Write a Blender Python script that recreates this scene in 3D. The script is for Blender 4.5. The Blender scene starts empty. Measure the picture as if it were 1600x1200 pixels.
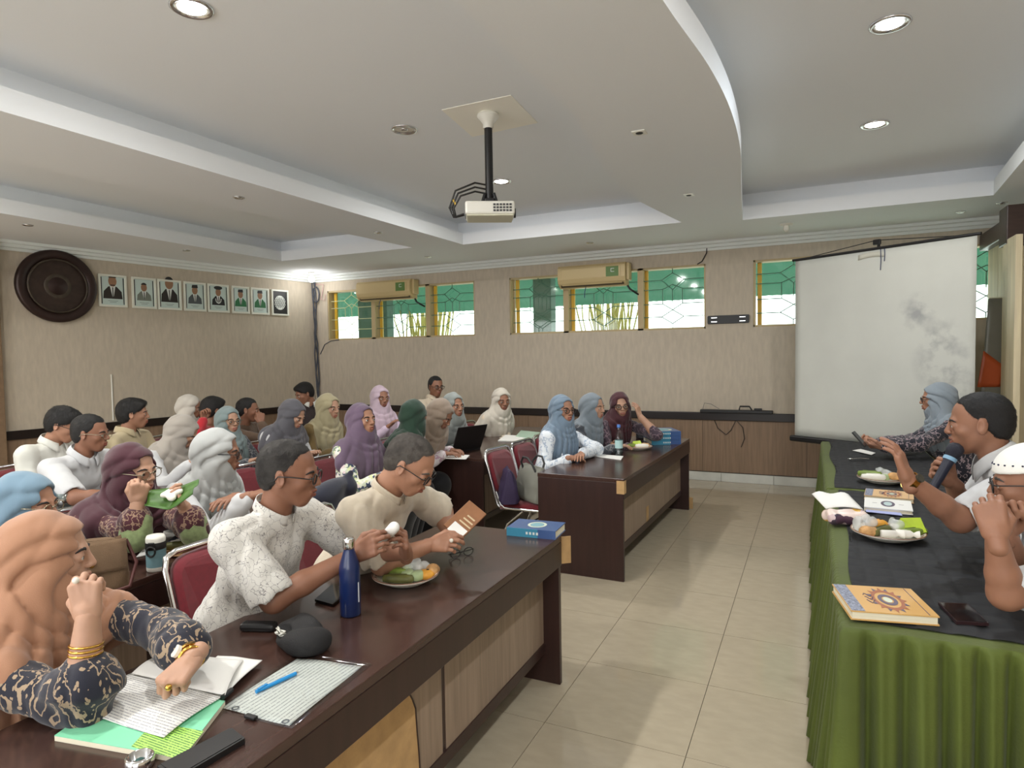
import bpy, bmesh, math, random
import numpy as np
from mathutils import Matrix, Vector
random.seed(7)
SC = bpy.context.scene
COL = SC.collection
R = math.radians
PI = math.pi

def lin(c):
    return tuple(((v/255)/12.92 if v/255 <= .04045 else ((v/255+.055)/1.055)**2.4) for v in c)

# ---------------------------------------------------------------- camera
cam_d = bpy.data.cameras.new('camera')
cam = bpy.data.objects.new('camera', cam_d)
COL.objects.link(cam)
SC.camera = cam
cam_d.sensor_fit = 'HORIZONTAL'
cam_d.sensor_width = 36.0
cam_d.lens = 36.0*1000/1600
cam_d.clip_start = .05
cam_d.clip_end = 200
_y, _p, _r = -.4386, -.045, -.0165
_f = Vector((math.sin(_y), math.cos(_y), 0)); _rt = Vector((math.cos(_y), -math.sin(_y), 0)); _u = Vector((0, 0, 1))
_f2 = _f*math.cos(_p)+_u*math.sin(_p); _u2 = _u*math.cos(_p)-_f*math.sin(_p)
_r3 = _rt*math.cos(_r)+_u2*math.sin(_r); _u3 = _u2*math.cos(_r)-_rt*math.sin(_r)
cam.matrix_world = Matrix(((_r3.x, _u3.x, -_f2.x, 0), (_r3.y, _u3.y, -_f2.y, 0), (_r3.z, _u3.z, -_f2.z, 1.65), (0, 0, 0, 1)))

# ---------------------------------------------------------------- world, exposure
w = bpy.data.worlds.new('overcast_sky')
SC.world = w
w.use_nodes = True
w.node_tree.nodes['Background'].inputs[0].default_value = (.97, .985, 1.0, 1)
w.node_tree.nodes['Background'].inputs[1].default_value = 3.7
SC.view_settings.view_transform = 'Standard'
SC.view_settings.look = 'None'
SC.view_settings.exposure = 0.38
SC.view_settings.gamma = 1.0
SC.view_settings.use_curve_mapping = False
SC.cycles.use_denoising = True
SC.cycles.max_bounces = 8
SC.cycles.diffuse_bounces = 5
SC.cycles.sample_clamp_indirect = 6.0
CEIL = 3.34      # coffer ceiling
SOFF = 3.04      # lowered ceiling round the coffers
# recessed lamps: x, y, z, lit, tint, watts
LAMPS = [(-2.70, 2.21, CEIL, 1, (1, .985, .95), 29), (-2.75, 4.05, CEIL, 0, None, 0), (-2.74, 5.67, CEIL, 1, (1, .985, .96), 29),
         (.36, 3.93, CEIL, 1, (.86, .94, 1), 15), (.42, 5.60, CEIL, 1, (1, .985, .96), 17),
         (-2.70, .4, CEIL, 1, (1, .985, .95), 29), (-2.70, -1.4, CEIL, 1, (1, .985, .95), 29),  # from here on: unseen lamps, added to light the room
         (.36, 2.2, CEIL, 1, (1, .985, .96), 11), (.36, .4, CEIL, 1, (1, .985, .96), 11), (.36, -1.4, CEIL, 1, (1, .985, .96), 11),
         (-5.75, 2.2, CEIL, 1, (1, .97, .90), 29), (-5.75, .4, CEIL, 1, (1, .97, .90), 29)]

# ---------------------------------------------------------------- helpers
def finish(o, label=None, cat=None, group=None, kind=None):
    if label: o['label'] = label
    if cat: o['category'] = cat
    if group: o['group'] = group
    if kind: o['kind'] = kind
    return o

def thing(name, label, cat, loc=(0, 0, 0), rz=0, group=None, kind=None):
    o = bpy.data.objects.new(name, None)
    o.empty_display_size = .1
    COL.objects.link(o)
    o.location = loc
    o.rotation_euler = (0, 0, rz)
    return finish(o, label, cat, group, kind)

class MB:
    """collects vertices and faces for one mesh"""
    def __init__(s):
        s.v = []; s.f = []; s.mi = []; s.sm = []; s.M = Matrix.Identity(4)
    def at(s, loc=(0, 0, 0), rot=(0, 0, 0)):
        from mathutils import Euler
        s.M = Matrix.Translation(loc) @ Euler(rot).to_matrix().to_4x4()
        return s
    def add(s, vs, fs, mi=0, smooth=False):
        b = len(s.v)
        M = s.M
        s.v += [tuple(M @ Vector(p)) for p in vs]
        for f in fs:
            s.f.append(tuple(i+b for i in f)); s.mi.append(mi); s.sm.append(smooth)
        return s
    def box(s, c, d, mi=0, ch=0.0):
        x, y, z = d[0]/2, d[1]/2, d[2]/2
        if ch <= 0:
            vs = [(c[0]+a*x, c[1]+b*y, c[2]+e*z) for a in (-1, 1) for b in (-1, 1) for e in (-1, 1)]
            return s.add(vs, [(0, 1, 3, 2), (4, 6, 7, 5), (0, 4, 5, 1), (2, 3, 7, 6), (0, 2, 6, 4), (1, 5, 7, 3)], mi)
        ch = min(ch, x*.98, y*.98, z*.98)
        bm = bmesh.new()
        bmesh.ops.create_cube(bm, size=1)
        for v in bm.verts: v.co = Vector((c[0]+v.co.x*2*x, c[1]+v.co.y*2*y, c[2]+v.co.z*2*z))
        bmesh.ops.bevel(bm, geom=list(bm.edges), offset=ch, segments=2, profile=.5, affect='EDGES')
        bm.verts.index_update()
        s.add([tuple(v.co) for v in bm.verts], [tuple(v.index for v in f.verts) for f in bm.faces], mi, False)
        bm.free()
        return s
    def rings(s, rs, mi=0, cap=True, smooth=True, close=False):
        n = len(rs[0]); vs = [p for r in rs for p in r]; fs = []
        m = len(rs)
        for i in range(m if close else m-1):
            j = (i+1) % m
            for k in range(n):
                fs.append((i*n+k, i*n+(k+1) % n, j*n+(k+1) % n, j*n+k))
        s.add(vs, fs, mi, smooth)
        if cap and not close:
            s.add(rs[0], [tuple(range(n))[::-1]], mi); s.add(rs[-1], [tuple(range(n))], mi)
        return s
    def cyl(s, a, b, r0, r1=None, n=14, mi=0, cap=True, smooth=True):
        r1 = r0 if r1 is None else r1
        return s.tube([a, b], [r0, r1], n, mi, cap=cap, smooth=smooth)
    def tube(s, path, r, n=8, mi=0, cap=True, closed=False, smooth=True):
        P = [Vector(p) for p in path]; m = len(P)
        if not hasattr(r, '__len__'): r = [r]*m
        rs = []; nv = None
        for i in range(m):
            if closed: t = P[(i+1) % m]-P[i-1]
            else: t = P[min(i+1, m-1)]-P[max(i-1, 0)]
            t.normalize()
            if nv is None:
                nv = t.orthogonal().normalized()
            else:
                nv = (nv-t*nv.dot(t))
                nv = nv.normalized() if nv.length > 1e-6 else t.orthogonal().normalized()
            bn = t.cross(nv)
            rs.append([tuple(P[i]+(nv*math.cos(2*PI*k/n)+bn*math.sin(2*PI*k/n))*r[i]) for k in range(n)])
        return s.rings(rs, mi, cap, smooth, closed)
    def lathe(s, prof, n=24, mi=0, c=(0, 0, 0), smooth=True, cap=True):
        rs = [[(c[0]+r*math.cos(2*PI*k/n), c[1]+r*math.sin(2*PI*k/n), c[2]+z) for k in range(n)] for r, z in prof]
        return s.rings(rs, mi, cap, smooth)
    def ball(s, c, r, n=10, m=7, mi=0):
        if not hasattr(r, '__len__'): r = (r, r, r)
        rs = []
        for i in range(1, m):
            a = PI*i/m-PI/2
            rs.append([(c[0]+r[0]*math.cos(a)*math.cos(2*PI*k/n), c[1]+r[1]*math.cos(a)*math.sin(2*PI*k/n), c[2]+r[2]*math.sin(a)) for k in range(n)])
        return s.rings(rs, mi, True, True)
    def prism(s, poly, z0, z1, mi=0):
        n = len(poly)
        vs = [(p[0], p[1], z0) for p in poly]+[(p[0], p[1], z1) for p in poly]
        fs = [tuple(range(n))[::-1], tuple(range(n, 2*n))]+[(i, (i+1) % n, n+(i+1) % n, n+i) for i in range(n)]
        return s.add(vs, fs, mi)
    def sheet(s, fn, nu, nv, mi=0, th=0.0, smooth=True):
        """grid surface fn(u,v); th gives it thickness (closed)"""
        P = [[Vector(fn(i/nu, j/nv)) for j in range(nv+1)] for i in range(nu+1)]
        vs = [tuple(p) for r in P for p in r]; W = nv+1
        fs = [(i*W+j, (i+1)*W+j, (i+1)*W+j+1, i*W+j+1) for i in range(nu) for j in range(nv)]
        if th > 0:
            nb = len(vs)
            for i in range(nu+1):
                for j in range(nv+1):
                    a = P[min(i+1, nu)][j]-P[max(i-1, 0)][j]; b = P[i][min(j+1, nv)]-P[i][max(j-1, 0)]
                    nn = a.cross(b)
                    nn = nn.normalized() if nn.length > 1e-9 else Vector((0, 0, 1))
                    vs.append(tuple(P[i][j]-nn*th))
            fs += [tuple(q+nb for q in f)[::-1] for f in fs]
            bd = [(i*W, (i+1)*W) for i in range(nu)][::-1]
            for i in range(nu):
                fs.append((i*W, i*W+nb, (i+1)*W+nb, (i+1)*W))
                a, b = i*W+nv, (i+1)*W+nv
                fs.append((a, b, b+nb, a+nb))
            for j in range(nv):
                fs.append((j, j+1, j+1+nb, j+nb))
                a, b = nu*W+j, nu*W+j+1
                fs.append((a, a+nb, b+nb, b))
        return s.add(vs, fs, mi, smooth)
    def build(s, name, mats, parent=None, **kw):
        me = bpy.data.meshes.new(name)
        me.from_pydata(s.v, [], s.f)
        if not isinstance(mats, (list, tuple)): mats = [mats]
        for m in mats: me.materials.append(m)
        me.polygons.foreach_set('material_index', s.mi)
        me.polygons.foreach_set('use_smooth', s.sm)
        me.update()
        bm = bmesh.new(); bm.from_mesh(me)
        bmesh.ops.recalc_face_normals(bm, faces=bm.faces)
        bm.to_mesh(me); bm.free()
        o = bpy.data.objects.new(name, me)
        COL.objects.link(o)
        if parent is not None: o.parent = parent
        return finish(o, **kw)

def copy_tree(o, parent=None):
    c = o.copy()
    COL.objects.link(c)
    if parent is not None: c.parent = parent
    for ch in list(o.children): copy_tree(ch, c)
    return c

# ---------------------------------------------------------------- materials
MATS = {}
def mat(name, rgb, rough=.6, metal=0.0, var=None, bump=None, spec=.5, coat=0, sheen=0, emit=None, alpha=None, stretch=None, trans=0):
    m = bpy.data.materials.new(name); m.use_nodes = True
    nt = m.node_tree; b = nt.nodes['Principled BSDF']
    c = lin(rgb)
    b.inputs['Base Color'].default_value = (*c, 1)
    b.inputs['Roughness'].default_value = rough
    b.inputs['Metallic'].default_value = metal
    b.inputs['Specular IOR Level'].default_value = spec
    if coat: b.inputs['Coat Weight'].default_value = coat
    if sheen: b.inputs['Sheen Weight'].default_value = sheen
    if trans: b.inputs['Transmission Weight'].default_value = trans
    if alpha is not None: b.inputs['Alpha'].default_value = alpha
    if emit:
        b.inputs['Emission Color'].default_value = (*lin(emit[0]), 1); b.inputs['Emission Strength'].default_value = emit[1]
    def co(st):
        tc = nt.nodes.new('ShaderNodeTexCoord'); mp = nt.nodes.new('ShaderNodeMapping')
        nt.links.new(tc.outputs['Object'], mp.inputs[0])
        if st: mp.inputs['Scale'].default_value = st
        return mp.outputs[0]
    if var:      # (scale, amount[, second colour])
        n = nt.nodes.new('ShaderNodeTexNoise'); n.inputs['Scale'].default_value = var[0]; n.inputs['Detail'].default_value = 5
        nt.links.new(co(stretch), n.inputs['Vector'])
        mx = nt.nodes.new('ShaderNodeMix'); mx.data_type = 'RGBA'
        a = var[1]
        if len(var) > 2:
            mx.inputs[6].default_value = (*c, 1); mx.inputs[7].default_value = (*lin(var[2]), 1)
        else:
            mx.inputs[6].default_value = tuple(v*(1-a) for v in c)+(1,); mx.inputs[7].default_value = tuple(min(1, v*(1+a)) for v in c)+(1,)
        rp = nt.nodes.new('ShaderNodeMapRange'); rp.inputs[1].default_value = .32; rp.inputs[2].default_value = .68
        nt.links.new(n.outputs[0], rp.inputs[0]); nt.links.new(rp.outputs[0], mx.inputs[0])
        nt.links.new(mx.outputs[2], b.inputs['Base Color'])
    if bump:     # (scale, strength)
        n = nt.nodes.new('ShaderNodeTexNoise'); n.inputs['Scale'].default_value = bump[0]; n.inputs['Detail'].default_value = 3
        nt.links.new(co(stretch if len(bump) < 3 else bump[2]), n.inputs['Vector'])
        bp = nt.nodes.new('ShaderNodeBump'); bp.inputs['Strength'].default_value = bump[1]; bp.inputs['Distance'].default_value = .01
        nt.links.new(n.outputs[0], bp.inputs['Height']); nt.links.new(bp.outputs[0], b.inputs['Normal'])
    MATS[name] = m
    return m

def pattern(m, kind, cols, scale, distort=.0, thr=.05, vec=None):
    """print a cloth pattern into a material's base colour. cols: srgb list"""
    nt = m.node_tree; b = nt.nodes['Principled BSDF']; N = nt.nodes.new; L = nt.links.new
    tc = N('ShaderNodeTexCoord'); mp = N('ShaderNodeMapping'); L(tc.outputs['Object'], mp.inputs[0])
    if vec: mp.inputs['Scale'].default_value = vec
    src = mp.outputs[0]
    if distort:
        nz = N('ShaderNodeTexNoise'); nz.inputs['Scale'].default_value = scale*.35; nz.inputs['Detail'].default_value = 4
        L(src, nz.inputs['Vector'])
        ad = N('ShaderNodeVectorMath'); ad.operation = 'MULTIPLY_ADD'
        L(nz.outputs['Color'], ad.inputs[0]); ad.inputs[1].default_value = (distort,)*3; L(src, ad.inputs[2]); src = ad.outputs[0]
    ramp = N('ShaderNodeValToRGB'); e = ramp.color_ramp
    if kind == 'crackle':
        t = N('ShaderNodeTexVoronoi'); t.feature = 'DISTANCE_TO_EDGE'; t.inputs['Scale'].default_value = scale; L(src, t.inputs['Vector'])
        L(t.outputs['Distance'], ramp.inputs[0])
        e.elements[0].position = 0; e.elements[0].color = (*lin(cols[1]), 1); e.elements[1].position = thr; e.elements[1].color = (*lin(cols[0]), 1)
    elif kind == 'spots':      # little seeds on a ground
        t = N('ShaderNodeTexVoronoi'); t.inputs['Scale'].default_value = scale; L(src, t.inputs['Vector'])
        L(t.outputs['Distance'], ramp.inputs[0]); e.interpolation = 'CONSTANT'
        e.elements[0].position = 0; e.elements[0].color = (*lin(cols[1]), 1); e.elements[1].position = thr; e.elements[1].color = (*lin(cols[0]), 1)
    elif kind == 'patches':    # random colour cells
        t = N('ShaderNodeTexVoronoi'); t.inputs['Scale'].default_value = scale; L(src, t.inputs['Vector'])
        sp = N('ShaderNodeSeparateColor'); L(t.outputs['Color'], sp.inputs[0]); L(sp.outputs[0], ramp.inputs[0]); e.interpolation = 'CONSTANT'
        n = len(cols); e.elements[1].position = 1/n; e.elements[0].color = (*lin(cols[0]), 1); e.elements[1].color = (*lin(cols[1]), 1)
        for i in range(2, n):
            q = e.elements.new(i/n); q.color = (*lin(cols[i]), 1)
    elif kind == 'noise':
        t = N('ShaderNodeTexNoise'); t.inputs['Scale'].default_value = scale; t.inputs['Detail'].default_value = 3; L(src, t.inputs['Vector'])
        L(t.outputs[0], ramp.inputs[0]); e.interpolation = 'CONSTANT'
        e.elements[0].color = (*lin(cols[0]), 1); e.elements[1].position = .5; e.elements[1].color = (*lin(cols[1]), 1)
        if len(cols) > 2:
            q = e.elements.new(.56); q.color = (*lin(cols[2]), 1)
    elif kind == 'batik':      # seeds in patches, with thin contour lines between
        t = N('ShaderNodeTexVoronoi'); t.inputs['Scale'].default_value = scale; L(src, t.inputs['Vector'])
        nb = N('ShaderNodeTexNoise'); nb.inputs['Scale'].default_value = scale*.15; nb.inputs['Detail'].default_value = 2; L(src, nb.inputs['Vector'])
        def math_(op, a, b_=None):
            q = N('ShaderNodeMath'); q.operation = op
            for i_, v_ in enumerate((a, b_)):
                if v_ is None: continue
                if isinstance(v_, (int, float)): q.inputs[i_].default_value = v_
                else: L(v_, q.inputs[i_])
            return q.outputs[0]
        seeds = math_('MULTIPLY', math_('LESS_THAN', t.outputs['Distance'], thr), math_('GREATER_THAN', nb.outputs[0], .47))
        k_ = math_('FRACT', math_('MULTIPLY', nb.outputs[0], 9.0))
        line = math_('MULTIPLY', math_('LESS_THAN', k_, .16), math_('LESS_THAN', nb.outputs[0], .62))
        L(math_('MAXIMUM', seeds, line), ramp.inputs[0]); e.interpolation = 'CONSTANT'
        e.elements[0].color = (*lin(cols[0]), 1); e.elements[1].position = .5; e.elements[1].color = (*lin(cols[1]), 1)
    elif kind == 'waves':
        t = N('ShaderNodeTexWave'); t.inputs['Scale'].default_value = scale; t.inputs['Distortion'].default_value = 6; t.inputs['Detail'].default_value = 2; L(src, t.inputs['Vector'])
        L(t.outputs[0], ramp.inputs[0]); e.interpolation = 'CONSTANT'
        e.elements[0].color = (*lin(cols[0]), 1); e.elements[1].position = 1-thr; e.elements[1].color = (*lin(cols[1]), 1)
    L(ramp.outputs[0], b.inputs['Base Color'])
    return m

# ---------------------------------------------------------------- room materials
M_wall = mat('woven_wallpaper', (192, 180, 162), .85, var=(26, .07), bump=(160, .25, (1, 1, 3)), stretch=(1, 1, .25))
M_ceil = mat('ceiling_paint', (235, 238, 241), .9, bump=(220, .08))
M_corn = mat('cornice_paint', (222, 226, 222), .6)
M_tile = mat('polished_tile', (174, 162, 140), .09, var=(9, .05), stretch=(1, 2.2, 1), spec=.45)
M_grout = mat('grout', (138, 130, 114), .9)
M_panel = mat('wainscot_wood', (134, 110, 88), .55, var=(7, .16), stretch=(6, 6, .35))
M_rail = mat('dark_rail', (30, 21, 18), .35)
M_base = mat('white_wall_tile', (206, 206, 198), .35, var=(5, .1))
M_yel = mat('yellow_frame_paint', (214, 170, 50), .5)
M_mull = mat('window_frame_paint', (186, 166, 126), .6)
M_grille = mat('grille_paint', (84, 122, 104), .5)
M_grille2 = mat('cream_grille_paint', (206, 206, 160), .5)
M_dark = mat('black_metal', (22, 21, 22), .45)
M_pillar = mat('brown_plaster', (128, 104, 80), .85, var=(20, .08))
M_white = mat('white_plastic', (226, 224, 214), .4)
M_chrome = mat('chrome', (222, 222, 222), .14, metal=1.0)
def glass_mat(name, tint, mixv):
    m = bpy.data.materials.new(name); m.use_nodes = True; nt = m.node_tree; nt.nodes.clear()
    o = nt.nodes.new('ShaderNodeOutputMaterial'); mx = nt.nodes.new('ShaderNodeMixShader')
    t = nt.nodes.new('ShaderNodeBsdfTransparent'); g = nt.nodes.new('ShaderNodeBsdfGlossy')
    t.inputs[0].default_value = (*lin(tint), 1); g.inputs['Roughness'].default_value = .05
    mx.inputs[0].default_value = mixv
    nt.links.new(t.outputs[0], mx.inputs[1]); nt.links.new(g.outputs[0], mx.inputs[2]); nt.links.new(mx.outputs[0], o.inputs[0])
    return m
M_glass = glass_mat('window_glass', (235, 244, 238), .05)
M_clear = glass_mat('clear_plastic', (246, 248, 247), .07)
M_lens = glass_mat('spectacle_lens', (250, 250, 250), .03)

BY = 8.47        # back wall face
LW = lambda y: -7.68-(8.47-y)*math.tan(.134)     # left wall face
RX = 2.75        # right wall face
NY = -3.2        # near wall (behind the camera)
# ---------------------------------------------------------------- floor
T = .62
fl = MB().box((-3, 2.6, -.06), (14, 13.4, .1)).build('floor', M_grout, kind='structure')
def one_tile(): return MB().box((0, 0, -.004), (T-.003, T-.003, .008)).build('tile', M_tile, fl)
tproto = None
X0, Y0 = -.46, 2.59
rest = MB()
for i in range(-16, 8):
    for j in range(-10, 12):
        x = X0+(i+.5)*T; y = Y0+(j+.5)*T
        if y > BY+.3 or y < NY or x > RX+.3: continue
        if -5 <= i <= 1 and -3 <= j <= 9:
            if tproto is None: tproto = one_tile(); o = tproto
            else:
                o = tproto.copy(); COL.objects.link(o); o.parent = fl
            o.location = (x, y, 0)
        else:
            rest.box((x, y, -.004), (T-.004, T-.004, .008))
rest.build('tile_field', M_tile, fl, kind='stuff')

# ---------------------------------------------------------------- walls
groups = [(-7.37, -4.57, [(-7.33, -6.48), (-6.40, -5.44), (-5.36, -4.60)]),
          (-3.99, -1.23, [(-3.95, -3.16), (-3.09, -2.09), (-2.05, -1.26)]),
          (-.66, 2.12, [(-.63, .22), (.30, 1.25), (1.33, 2.09)])]
Z0, Z1 = 1.95, 2.77
wb = MB()
def wbox(x0, x1, z0, z1): wb.box(((x0+x1)/2, BY+.1, (z0+z1)/2), (x1-x0, .2, z1-z0))
wbox(-9.2, RX+.2, 0, Z0); wbox(-9.2, RX+.2, Z1, CEIL+.1)
xs = [-9.2]+[v for g in groups for v in g[:2]]+[RX+.2]
for k in range(0, len(xs), 2): wbox(xs[k], xs[k+1], Z0, Z1)
wall_back = wb.build('wall_back', M_wall, kind='structure')
def hexgrille(x0, x1, cream):
    """welded security grille: chains of hexagons and lozenges with side ties"""
    g = MB(); r = .006; y = BY+.05; cx = (x0+x1)/2; a = min(.15, (x1-x0)*.18)
    def ln(p, q): g.cyl((cx+p[0], y, p[1]), (cx+q[0], y, q[1]), r, n=5)
    zs = [Z0, 2.04, 2.12, 2.20, 2.28, 2.46, 2.54, 2.62, 2.70, Z1]
    # lower lozenge, tall hexagon, upper lozenge
    for p, q in [((0, Z0), (0, 2.03)), ((0, 2.03), (-a, 2.12)), ((0, 2.03), (a, 2.12)), ((-a, 2.12), (a*.9, 2.29)), ((a, 2.12), (-a*.9, 2.29)),
                 ((-a*.9, 2.29), (-a*.9, 2.48)), ((a*.9, 2.29), (a*.9, 2.48)), ((0, 2.3), (0, 2.47)),
                 ((-a*.9, 2.48), (0, 2.54)), ((a*.9, 2.48), (0, 2.54)), ((0, 2.47), (-a, 2.60)), ((0, 2.47), (a, 2.60)), ((-a, 2.60), (0, 2.69)), ((a, 2.60), (0, 2.69)), ((0, 2.69), (0, Z1))]: ln(p, q)
    hw = (x1-x0)/2
    for z, b in [(2.12, a), (2.29, a*.9), (2.48, a*.9), (2.60, a)]:
        ln((-hw, z), (-b, z)); ln((b, z), (hw, z))
    return g
for gi, (gx0, gx1, panes) in enumerate(groups):
    fr = MB()
    fr.box(((gx0+gx1)/2, BY+.09, Z0+.012), (gx1-gx0, .16, .024)); fr.box(((gx0+gx1)/2, BY+.09, Z1-.012), (gx1-gx0, .16, .024))
    eds = [gx0]+[(panes[k][1]+panes[k+1][0])/2 for k in range(2)]+[gx1]
    for k, e in enumerate(eds):
        ww = .04 if k in (0, 3) else .075
        fr.box((e, BY+.09, (Z0+Z1)/2), (ww, .16, Z1-Z0))
    win = fr.build('window_%d' % (gi+1), M_mull, kind='structure')
    for k, (a, b) in enumerate(panes):
        MB().box(((a+b)/2, BY+.12, (Z0+Z1)/2), (b-a, .006, Z1-Z0-.05)).build('pane', M_glass, win)
        hexgrille(a, b, 0).build('security_grille', M_grille2 if (gi == 0 and k == 0) else M_grille, win)
        MB().box((a+.035, BY+.13, (Z0+Z1)/2), (.05, .03, Z1-Z0-.05)).build('sash_stile', M_yel, win)

wl = MB()
a0, a1 = NY-.2, BY+.3
wl.add([(LW(a0), a0, 0), (LW(a1), a1, 0), (LW(a1), a1, CEIL+.1), (LW(a0), a0, CEIL+.1), (LW(a0)-.2, a0, 0), (LW(a1)-.2, a1, 0), (LW(a1)-.2, a1, CEIL+.1), (LW(a0)-.2, a0, CEIL+.1)],
       [(0, 1, 2, 3), (4, 7, 6, 5), (0, 4, 5, 1), (3, 2, 6, 7), (0, 3, 7, 4), (1, 5, 6, 2)])
wall_left = wl.build('wall_left', M_wall, kind='structure')
MB().box((RX+.1, 2.6, 1.7), (.2, 12, 3.5)).build('wall_right', M_wall, kind='structure')
# unseen near wall; its three wide openings are added to let sky light in
nw = MB()
nw.box((-3.2, NY-.1, .35), (12.4, .2, .7)); nw.box((-3.2, NY-.1, 3.12), (12.4, .2, .64))
for x in (-9.1, -5.4, -1.3, 2.55): nw.box((x, NY-.1, 1.75), (.7, .2, 2.15))
nw.build('wall_near', M_wall, kind='structure')
# pillar at the near end of the left wall
MB().box((LW(3.6)+.02, 3.72, 1.5), (.34, .66, 3.08), ch=.01).build('wall_pillar', M_pillar, kind='structure')

def ywall(name, fn, m, par, k=None):      # boxes that follow the left wall
    return None
ang = -.134
def leftbox(y0, y1, z0, z1, t, mb):
    for_l = Matrix.Translation((LW(y0), y0, 0)) @ Matrix.Rotation(-.134, 4, 'Z')
    mb.M = for_l
    L = (y1-y0)/math.cos(.134)
    mb.box((t/2, L/2, (z0+z1)/2), (t, L, z1-z0)); mb.M = Matrix.Identity(4)
    return mb
# dado rail, wainscot and skirting
MB().box((-2.6, BY-.02, .83), (10.1, .04, .10), ch=.006).build('trim_1', M_rail, kind='structure')
leftbox(NY, BY-.02, .78, .88, .04, MB()).build('trim_2', M_rail, kind='structure')
wains = MB().box((-2.6, BY-.005, .40), (10.1, .01, .8)).build('trim_3', M_rail, kind='structure')
seams = sorted({-.05+1.22*k for k in range(-7, 3)} | {-7.65, RX-.01})
seams = [v for v in seams if -7.66 < v < RX]
for a_, b_ in zip(seams, seams[1:]):
    if b_-a_ > .05: MB().box(((a_+b_)/2, BY-.014, .45), (b_-a_-.004, .010, .66)).build('wainscot_panel', M_panel, wains)
wl2 = leftbox(NY, BY-.02, 0, .78, .012, MB()).build('trim_4', M_panel, kind='structure')
bs = MB().box((-2.6, BY-.013, .055), (10.1, .016, .11)).build('baseboard_back', M_grout, kind='structure')
xx = -.42-.62*12
while xx < RX-.1:
    MB().box((xx+.31, BY-.026, .055), (.616, .014, .108), ch=.002).build('skirting_tile', M_base, bs)
    xx += .62
leftbox(NY, BY-.03, 0, .11, .026, MB()).build('baseboard_left', M_base, kind='structure')

# cornice in two steps
def cornice(pts, name):
    prof = [(0, 0), (.022, 0), (.022, .03), (.05, .036), (.05, .07), (.075, .078), (.075, .11), (0, .11)]
    (ax, ay), (bx, by) = pts
    d = Vector((bx-ax, by-ay, 0)).normalized(); nrm = Vector((d.y, -d.x, 0))
    r = [[tuple(Vector((px, py, SOFF-.11+z))+nrm*o) for o, z in prof] for px, py in ((ax, ay), (bx, by))]
    MB().rings(r, smooth=False).build(name, M_corn, kind='structure')
cornice(((LW(BY), BY), (RX, BY)), 'cornice_back')
cornice(((LW(NY), NY), (LW(BY), BY)), 'cornice_left')

# ---------------------------------------------------------------- ceiling: lowered soffit with three stepped coffers
def curve_right():
    P = [(-.62, -1.9), (-.66, .2), (-.62, 1.6), (-.54, 2.6), (-.46, 3.3), (-.43, 3.95), (-.45, 4.7), (-.52, 5.5), (-.60, 6.4), (-.67, 7.25)]
    out = []
    for i in range(len(P)-1):
        p0 = P[max(i-1, 0)]; p1 = P[i]; p2 = P[i+1]; p3 = P[min(i+2, len(P)-1)]
        for s in range(5):
            t = s/5
            out.append(tuple(.5*((2*p1[k])+(-p0[k]+p2[k])*t+(2*p0[k]-5*p1[k]+4*p2[k]-p3[k])*t*t+(-p0[k]+3*p1[k]-3*p2[k]+p3[k])*t**3) for k in (0, 1)))
    return out+[P[-1]]
coffers = [
    [(-1.27, 7.05), (-3.95, 7.05), (-4.05, 2.06), (-4.12, -1.9), (-1.3, -1.9), (-1.26, 3.6), (-1.45, 4.9), (-1.44, 5.9)],
    [(-4.62, 6.92), (-6.83, 6.92), (-6.80, 3.4), (-6.80, -1.9), (-5.2, -1.9), (-5.03, 2.55)],
    [(1.50, 7.25)]+curve_right()[::-1]+[(1.30, -1.9), (1.34, 4.8)],
]
bm = bmesh.new()
def loop(pts, z):
    vs = [bm.verts.new((p[0], p[1], z)) for p in pts]
    return [bm.edges.new((vs[i], vs[(i+1) % len(vs)])) for i in range(len(vs))]
es = loop([(-9.6, NY-.2), (RX+.15, NY-.2), (RX+.15, BY+.15), (-9.6, BY+.15)], SOFF)
for c in coffers: es += loop(c, SOFF)
bmesh.ops.triangle_fill(bm, use_beauty=True, edges=es)
me = bpy.data.meshes.new('ceiling'); bm.to_mesh(me); bm.free(); me.materials.append(M_ceil)
ceil = bpy.data.objects.new('ceiling', me); COL.objects.link(ceil); ceil['kind'] = 'structure'
def offset(pts, d):
    n = len(pts); out = []
    A = sum(pts[i][0]*pts[(i+1) % n][1]-pts[(i+1) % n][0]*pts[i][1] for i in range(n))
    sg = 1 if A > 0 else -1
    for i in range(n):
        p, q, r = Vector(pts[i-1]), Vector(pts[i]), Vector(pts[(i+1) % n])
        a = (q-p).normalized(); b = (r-q).normalized()
        na = Vector((a.y, -a.x))*sg; nb = Vector((b.y, -b.x))*sg
        m = (na+nb); m = m/max(.3, m.dot(na)) if m.length > 1e-6 else na
        out.append(tuple(q+m*d))
    return out
for c in coffers:
    o1 = offset(c, .15)
    lip = MB().rings([[(p[0], p[1], z) for p in pts] for pts, z in ((c, SOFF), (c, SOFF+.14), (o1, SOFF+.14))], cap=False, smooth=False)
    lip.build('coffer_lip', M_ceil, ceil)
    MB().rings([[(p[0], p[1], z) for p in o1] for z in (SOFF+.14, CEIL)], cap=False, smooth=False).build('coffer_fascia', M_ceil, ceil)
    n = len(c)
    top = bmesh.new(); vs = [top.verts.new((p[0], p[1], CEIL)) for p in o1]; ee = [top.edges.new((vs[i], vs[(i+1) % n])) for i in range(n)]
    bmesh.ops.triangle_fill(top, use_beauty=True, edges=ee)
    me = bpy.data.meshes.new('coffer_top'); top.to_mesh(me); top.free(); me.materials.append(M_ceil)
    o = bpy.data.objects.new('coffer_top', me); COL.objects.link(o); o.parent = ceil
MB().box((-3.4, 2.6, CEIL+.17), (13, 12.6, .1)).build('roof_slab', M_ceil, kind='structure')

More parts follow.
